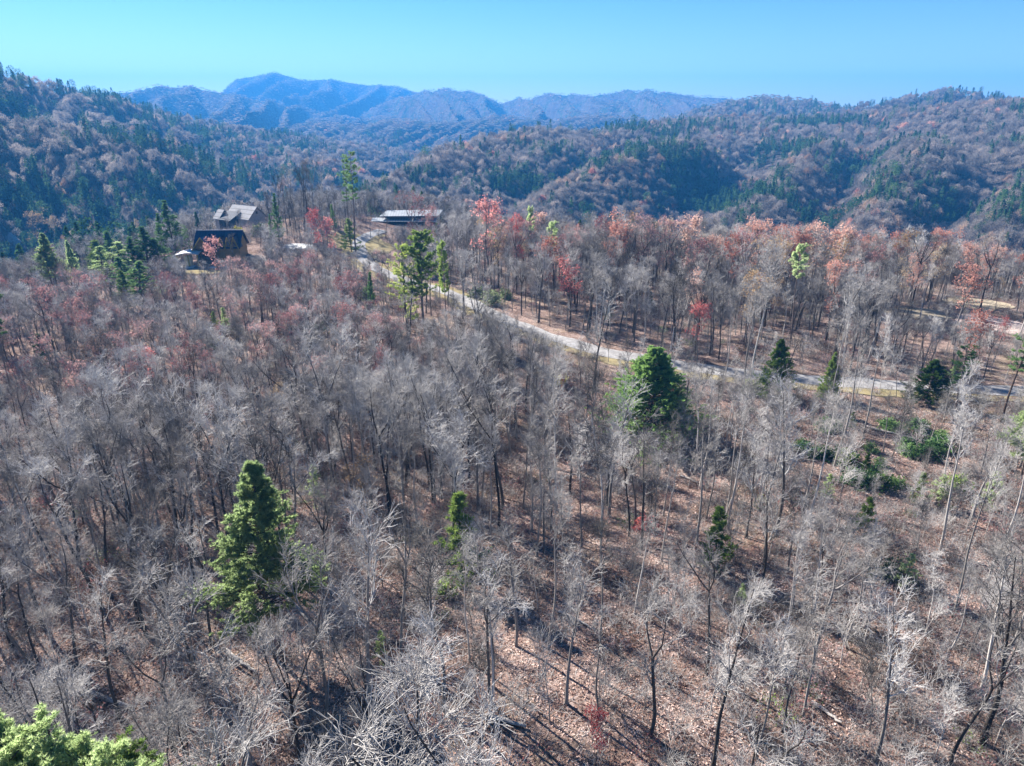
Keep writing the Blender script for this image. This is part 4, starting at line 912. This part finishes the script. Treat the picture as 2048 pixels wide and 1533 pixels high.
rt = sstep(800, 1150, ux); d3 = (.62-.12*rt)*np.clip(.2+1.6*fbm(X3/11, Y3/11, 99, 3), .2, 1.3); d3 = np.where(r3 > 140, d3*.5, d3)
hol = np.hypot((ux-1760)/170, (uy-900)/110); d3 *= np.where(hol < 1, .3, 1)
d3 = d3*(1-.35*sstep(1100, 1250, uy)*(1-sstep(1200, 1500, ux)))*(1+.5*sstep(1300, 1600, ux))
ok = clear_ok(X3, Y3, 3.1) & (ux > -320) & (ux < 2370) & (rg.uniform(0, 1, len(X3)) < d3)
X3, Y3, Z3, ux, r3 = [q[ok] for q in (X3, Y3, Z3, ux, r3)]
pk = rg.choice(6, len(X3), p=[.27, .20, .22, .17, .12, .02]); s3 = rg.uniform(.6, 1.3, len(X3))
cl = road_d(X3, Y3) < 9; s3 = np.where(cl, s3*.6, s3)
stuff('undergrowth', 'tangled leafless brush and low seedlings over the leaf litter', 'undergrowth', np.stack([X3, Y3, Z3], -1), pk, rg.uniform(0, 6.28, len(X3)), np.stack([s3]*3, -1), bs)
# thick fallen leaves and sticks close by
def litter(seed, n=90):
    rg = np.random.default_rng(seed); C = np.stack([rg.uniform(-1, 1, n), rg.uniform(-1, 1, n), rg.uniform(.02, .07, n)], -1)
    V, Q_ = leaf_cards(rg, C, .085, 1.5, .7); k = 7; st = np.stack([rg.uniform(-1, 1, k), rg.uniform(-1, 1, k), np.full(k, .05)], -1)
    d = rg.normal(0, 1, (k, 3))*[1, 1, .08]; P, Rr = grow(rg, st, d, rg.uniform(.4, 1.6, k), np.full(k, .02), np.full(k, .01), 3, .1, 0)
    V2, Q2 = tubes(P, Rr, 3); mi = np.concatenate([np.zeros(len(Q_)), np.ones(len(Q2))])
    V, Q_ = merge([(V, Q_), (V2, Q2)]); return np_mesh('litter', V, Q_, mats=[M['litter'], M['twig']], midx=mi)
M['litter'] = m_tree('fallen_leaf_colours', [(0, (.13, .07, .055)), (.5, (.36, .22, .17)), (1, (.62, .46, .40))], trans=.1, scale=.8)
ls_ = source_coll('litter_sources', [('litter_source', litter(i)) for i in range(3)])
X4, Y4, rg = scatter(1.5, 999, 28, 125); Z4 = height(X4, Y4); vx, vy = project(X4, Y4, Z4)
ok = clear_ok(X4, Y4, 3.4) & (vx > -200) & (vx < 2250) & (vy < 1650)
X4, Y4, Z4 = X4[ok], Y4[ok], Z4[ok]
stuff('leaf_litter', 'fallen pinkish brown leaves and sticks carpeting the forest floor', 'leaf litter', np.stack([X4, Y4, Z4], -1), rg.integers(0, 3, len(X4)), rg.uniform(0, 6.28, len(X4)), np.ones((len(X4), 3)), ls_)

# ------------------------------------------------------------------ the wooded hills
def far_hardwood(seed, m, rad=4.4, h=11., n=820, size=.26):
    rg = np.random.default_rng(seed); d = unit(rg.normal(0, 1, (n, 3))); d[:, 2] = np.abs(d[:, 2])*1.05-.25
    lob = 1+.22*np.sin(d[:, 0]*5+seed)+.2*np.sin(d[:, 1]*6+seed*2); C = d*rad*(rg.uniform(.35, 1, (n, 1))**.5)*lob[:, None]; C[:, 2] = C[:, 2]*1.05+h*.62
    # upright sprays of twigs
    u = unit(C-np.array([0, 0, h*.2])+rg.normal(0, 1.2, C.shape)); v = unit(np.cross(u, rg.normal(0, 1, C.shape))); s = size*rg.uniform(.6, 1.6, (n, 1))
    V = np.stack([C-u*s*1.3, C+v*s*.38, C+u*s*1.3, C-v*s*.38], 1).reshape(-1, 3); Q_ = np.arange(4*n).reshape(n, 4)
    P, Rr = grow(rg, np.zeros((1, 3))-[0, 0, 1], np.array([[0, 0, 1.]]), np.array([h*.9]), np.array([.18]), np.array([.04]), 4, .05, 0)
    V, Q_ = merge([(V, Q_), tubes(P, Rr, 4)]); return np_mesh('far_tree', V, Q_, mats=[m])
def far_conifer(seed, m, rad=3.1, h=14.5, n=460, size=.5, flat=False):
    rg = np.random.default_rng(seed); t = rg.uniform(.12, 1, n)**.85; a = rg.uniform(0, 6.283, n)
    R_ = rad*((1-t)**.8+.07)*rg.uniform(.45, 1.1, n)*(.8+.3*np.sin(a*3+t*15)) if not flat else rad*np.sqrt(np.clip(1-((t-.75)/.3)**2, .02, 1))*rg.uniform(.3, 1, n)
    C = np.stack([np.cos(a)*R_, np.sin(a)*R_, t*h], -1); u = unit(np.stack([np.cos(a), np.sin(a), -.15+0*a], -1)+rg.normal(0, .4, C.shape)); v = unit(np.cross(u, [0, 0, 1.])+rg.normal(0, .35, C.shape)); s = size*rg.uniform(.6, 1.5, (n, 1))
    V = np.stack([C-u*s*.8, C+v*s*.5, C+u*s, C-v*s*.5], 1).reshape(-1, 3); Q_ = np.arange(4*n).reshape(n, 4)
    P, Rr = grow(rg, np.zeros((1, 3))-[0, 0, 1], np.array([[0, 0, 1.]]), np.array([h*.98]), np.array([.2]), np.array([.04]), 4, .02, 0)
    V, Q_ = merge([(V, Q_), tubes(P, Rr, 4)]); return np_mesh('far_tree', V, Q_, mats=[m])
fs = source_coll('hill_tree_sources', [('hill_tree_source', q) for q in
    [far_hardwood(1, M['far_twig']), far_hardwood(2, M['far_twig'], 3.8, 12), far_hardwood(3, M['far_twig'], 4.8, 10), far_conifer(4, M['far_needle']), far_conifer(5, M['far_needle'], 3.2, 15), far_conifer(6, M['far_needle'], 3.4, 16, flat=True),
     far_hardwood(7, M['far_tan'], 4.0, 11), far_hardwood(8, M['orange'], 3.6, 10)]])
rg = np.random.default_rng(4242)
PP = []
def ring(r0, r1, cell, sc, keep=1.0):
    amax = R(41); n = int(keep*amax*(r1**2-r0**2)/cell**2)
    rr = np.sqrt(rg.uniform(r0**2, r1**2, n)); aa = rg.uniform(-amax, amax, n); PP.append((rr*np.sin(aa), rr*np.cos(aa), np.full(n, sc)))
ring(180, 700, 5.1, .92); ring(700, 1200, 6.6, 1.05); ring(1200, 1900, 7.5, 1.0); ring(1900, 3000, 11., 1.0); ring(3000,5000,17.,1.1)
FX = np.concatenate([p[0] for p in PP]); FY = np.concatenate([p[1] for p in PP]); FS = np.concatenate([p[2] for p in PP])
er = edge_r(FX, FY); fr_ = np.hypot(FX, FY); FZ = height(FX, FY)
# drop what stands on the plateau and what the terrain itself hides
ok = fr_ > er+6
azg = np.arctan2(FX, FY); bins = ((azg+R(42))/R(84)*500).astype(int)
slope = (FZ+14*FS-CAMZ)/fr_
o_ = np.argsort(fr_); vis = np.zeros(len(FX), bool)
gsl = (GZ[:, :620]-CAMZ)/np.maximum(RR[:, :620], 1); gmax = np.maximum.accumulate(gsl, 0)
ri = np.clip(np.searchsorted(rs, fr_)-2, 0, len(rs)-1); ai = np.clip(((azg-front[0])/(front[-1]-front[0])*619).astype(int), 0, 619)
vis = slope > gmax[ri, ai]-.004
ok &= vis
FX, FY, FZ, FS, fr_ = [q[ok] for q in (FX, FY, FZ, FS, fr_)]
con = fbm(FX/70, FY/70, 61, 4)+.25*(fbm(FX/18, FY/18, 62, 2)-.5); u = rg.uniform(0, 1, len(FX))
leftw = sstep(1000, 500, project(FX, FY, FZ)[0])
pc_ = np.clip((con-.555+.05*leftw)*7, 0.045, .85)
tn = fbm(FX/60+9, FY/60, 63, 3)
pc_ = np.where(fr_ > 1900, pc_*.25, pc_)
pick = np.where(u < pc_, rg.choice([3, 4, 5], len(FX), p=[.45, .35, .2]), np.where(rg.uniform(0, 1, len(FX)) < np.clip((tn-.47)*1.5, .02, .3), rg.choice([6, 7], len(FX), p=[.85, .15]), rg.integers(0, 3, len(FX))))
s = FS*rg.uniform(.55, 1.32, len(FX)); 
s3 = np.stack([s, s, s*rg.uniform(.85, 1.15, len(FX))*np.where(fr_ > 1900, .5, 1)], -1)
stuff('hill_forest', 'autumn forest of grey hardwoods, green conifers and tan crowns covering the hills', 'forest', np.stack([FX, FY, FZ-.5], -1), pick, rg.uniform(0, 6.28, len(FX)), s3, fs)
print('counts', 'near', len(X), 'rest', len(rest), 'brush', len(X3), 'litter', len(X4), 'hills', len(FX), 'leafy', len(li))

# ------------------------------------------------------------------ air
zlo = float(GZ.min())-1; zhi = float(max(GZ.max()+35, 60))
me = bpy.data.meshes.new('haze'); b = MB(); b.box(-5700, 5700, -5700, 5700, zlo, zhi); me.from_pydata(b.v, [], b.f)
m, t, o = mat('haze'); pvn = N(t, 'ShaderNodeVolumePrincipled'); pvn.inputs['Color'].default_value = (.055, .31, .78, 1); pvn.inputs['Density'].default_value = 2.3e-4
pvn.inputs['Anisotropy'].default_value = .1; t.links.new(pvn.outputs[0], o.inputs['Volume']); me.materials.append(m)
hz = link('haze', me); tag(hz, 'blue autumn haze over the valley', 'haze', kind='stuff')
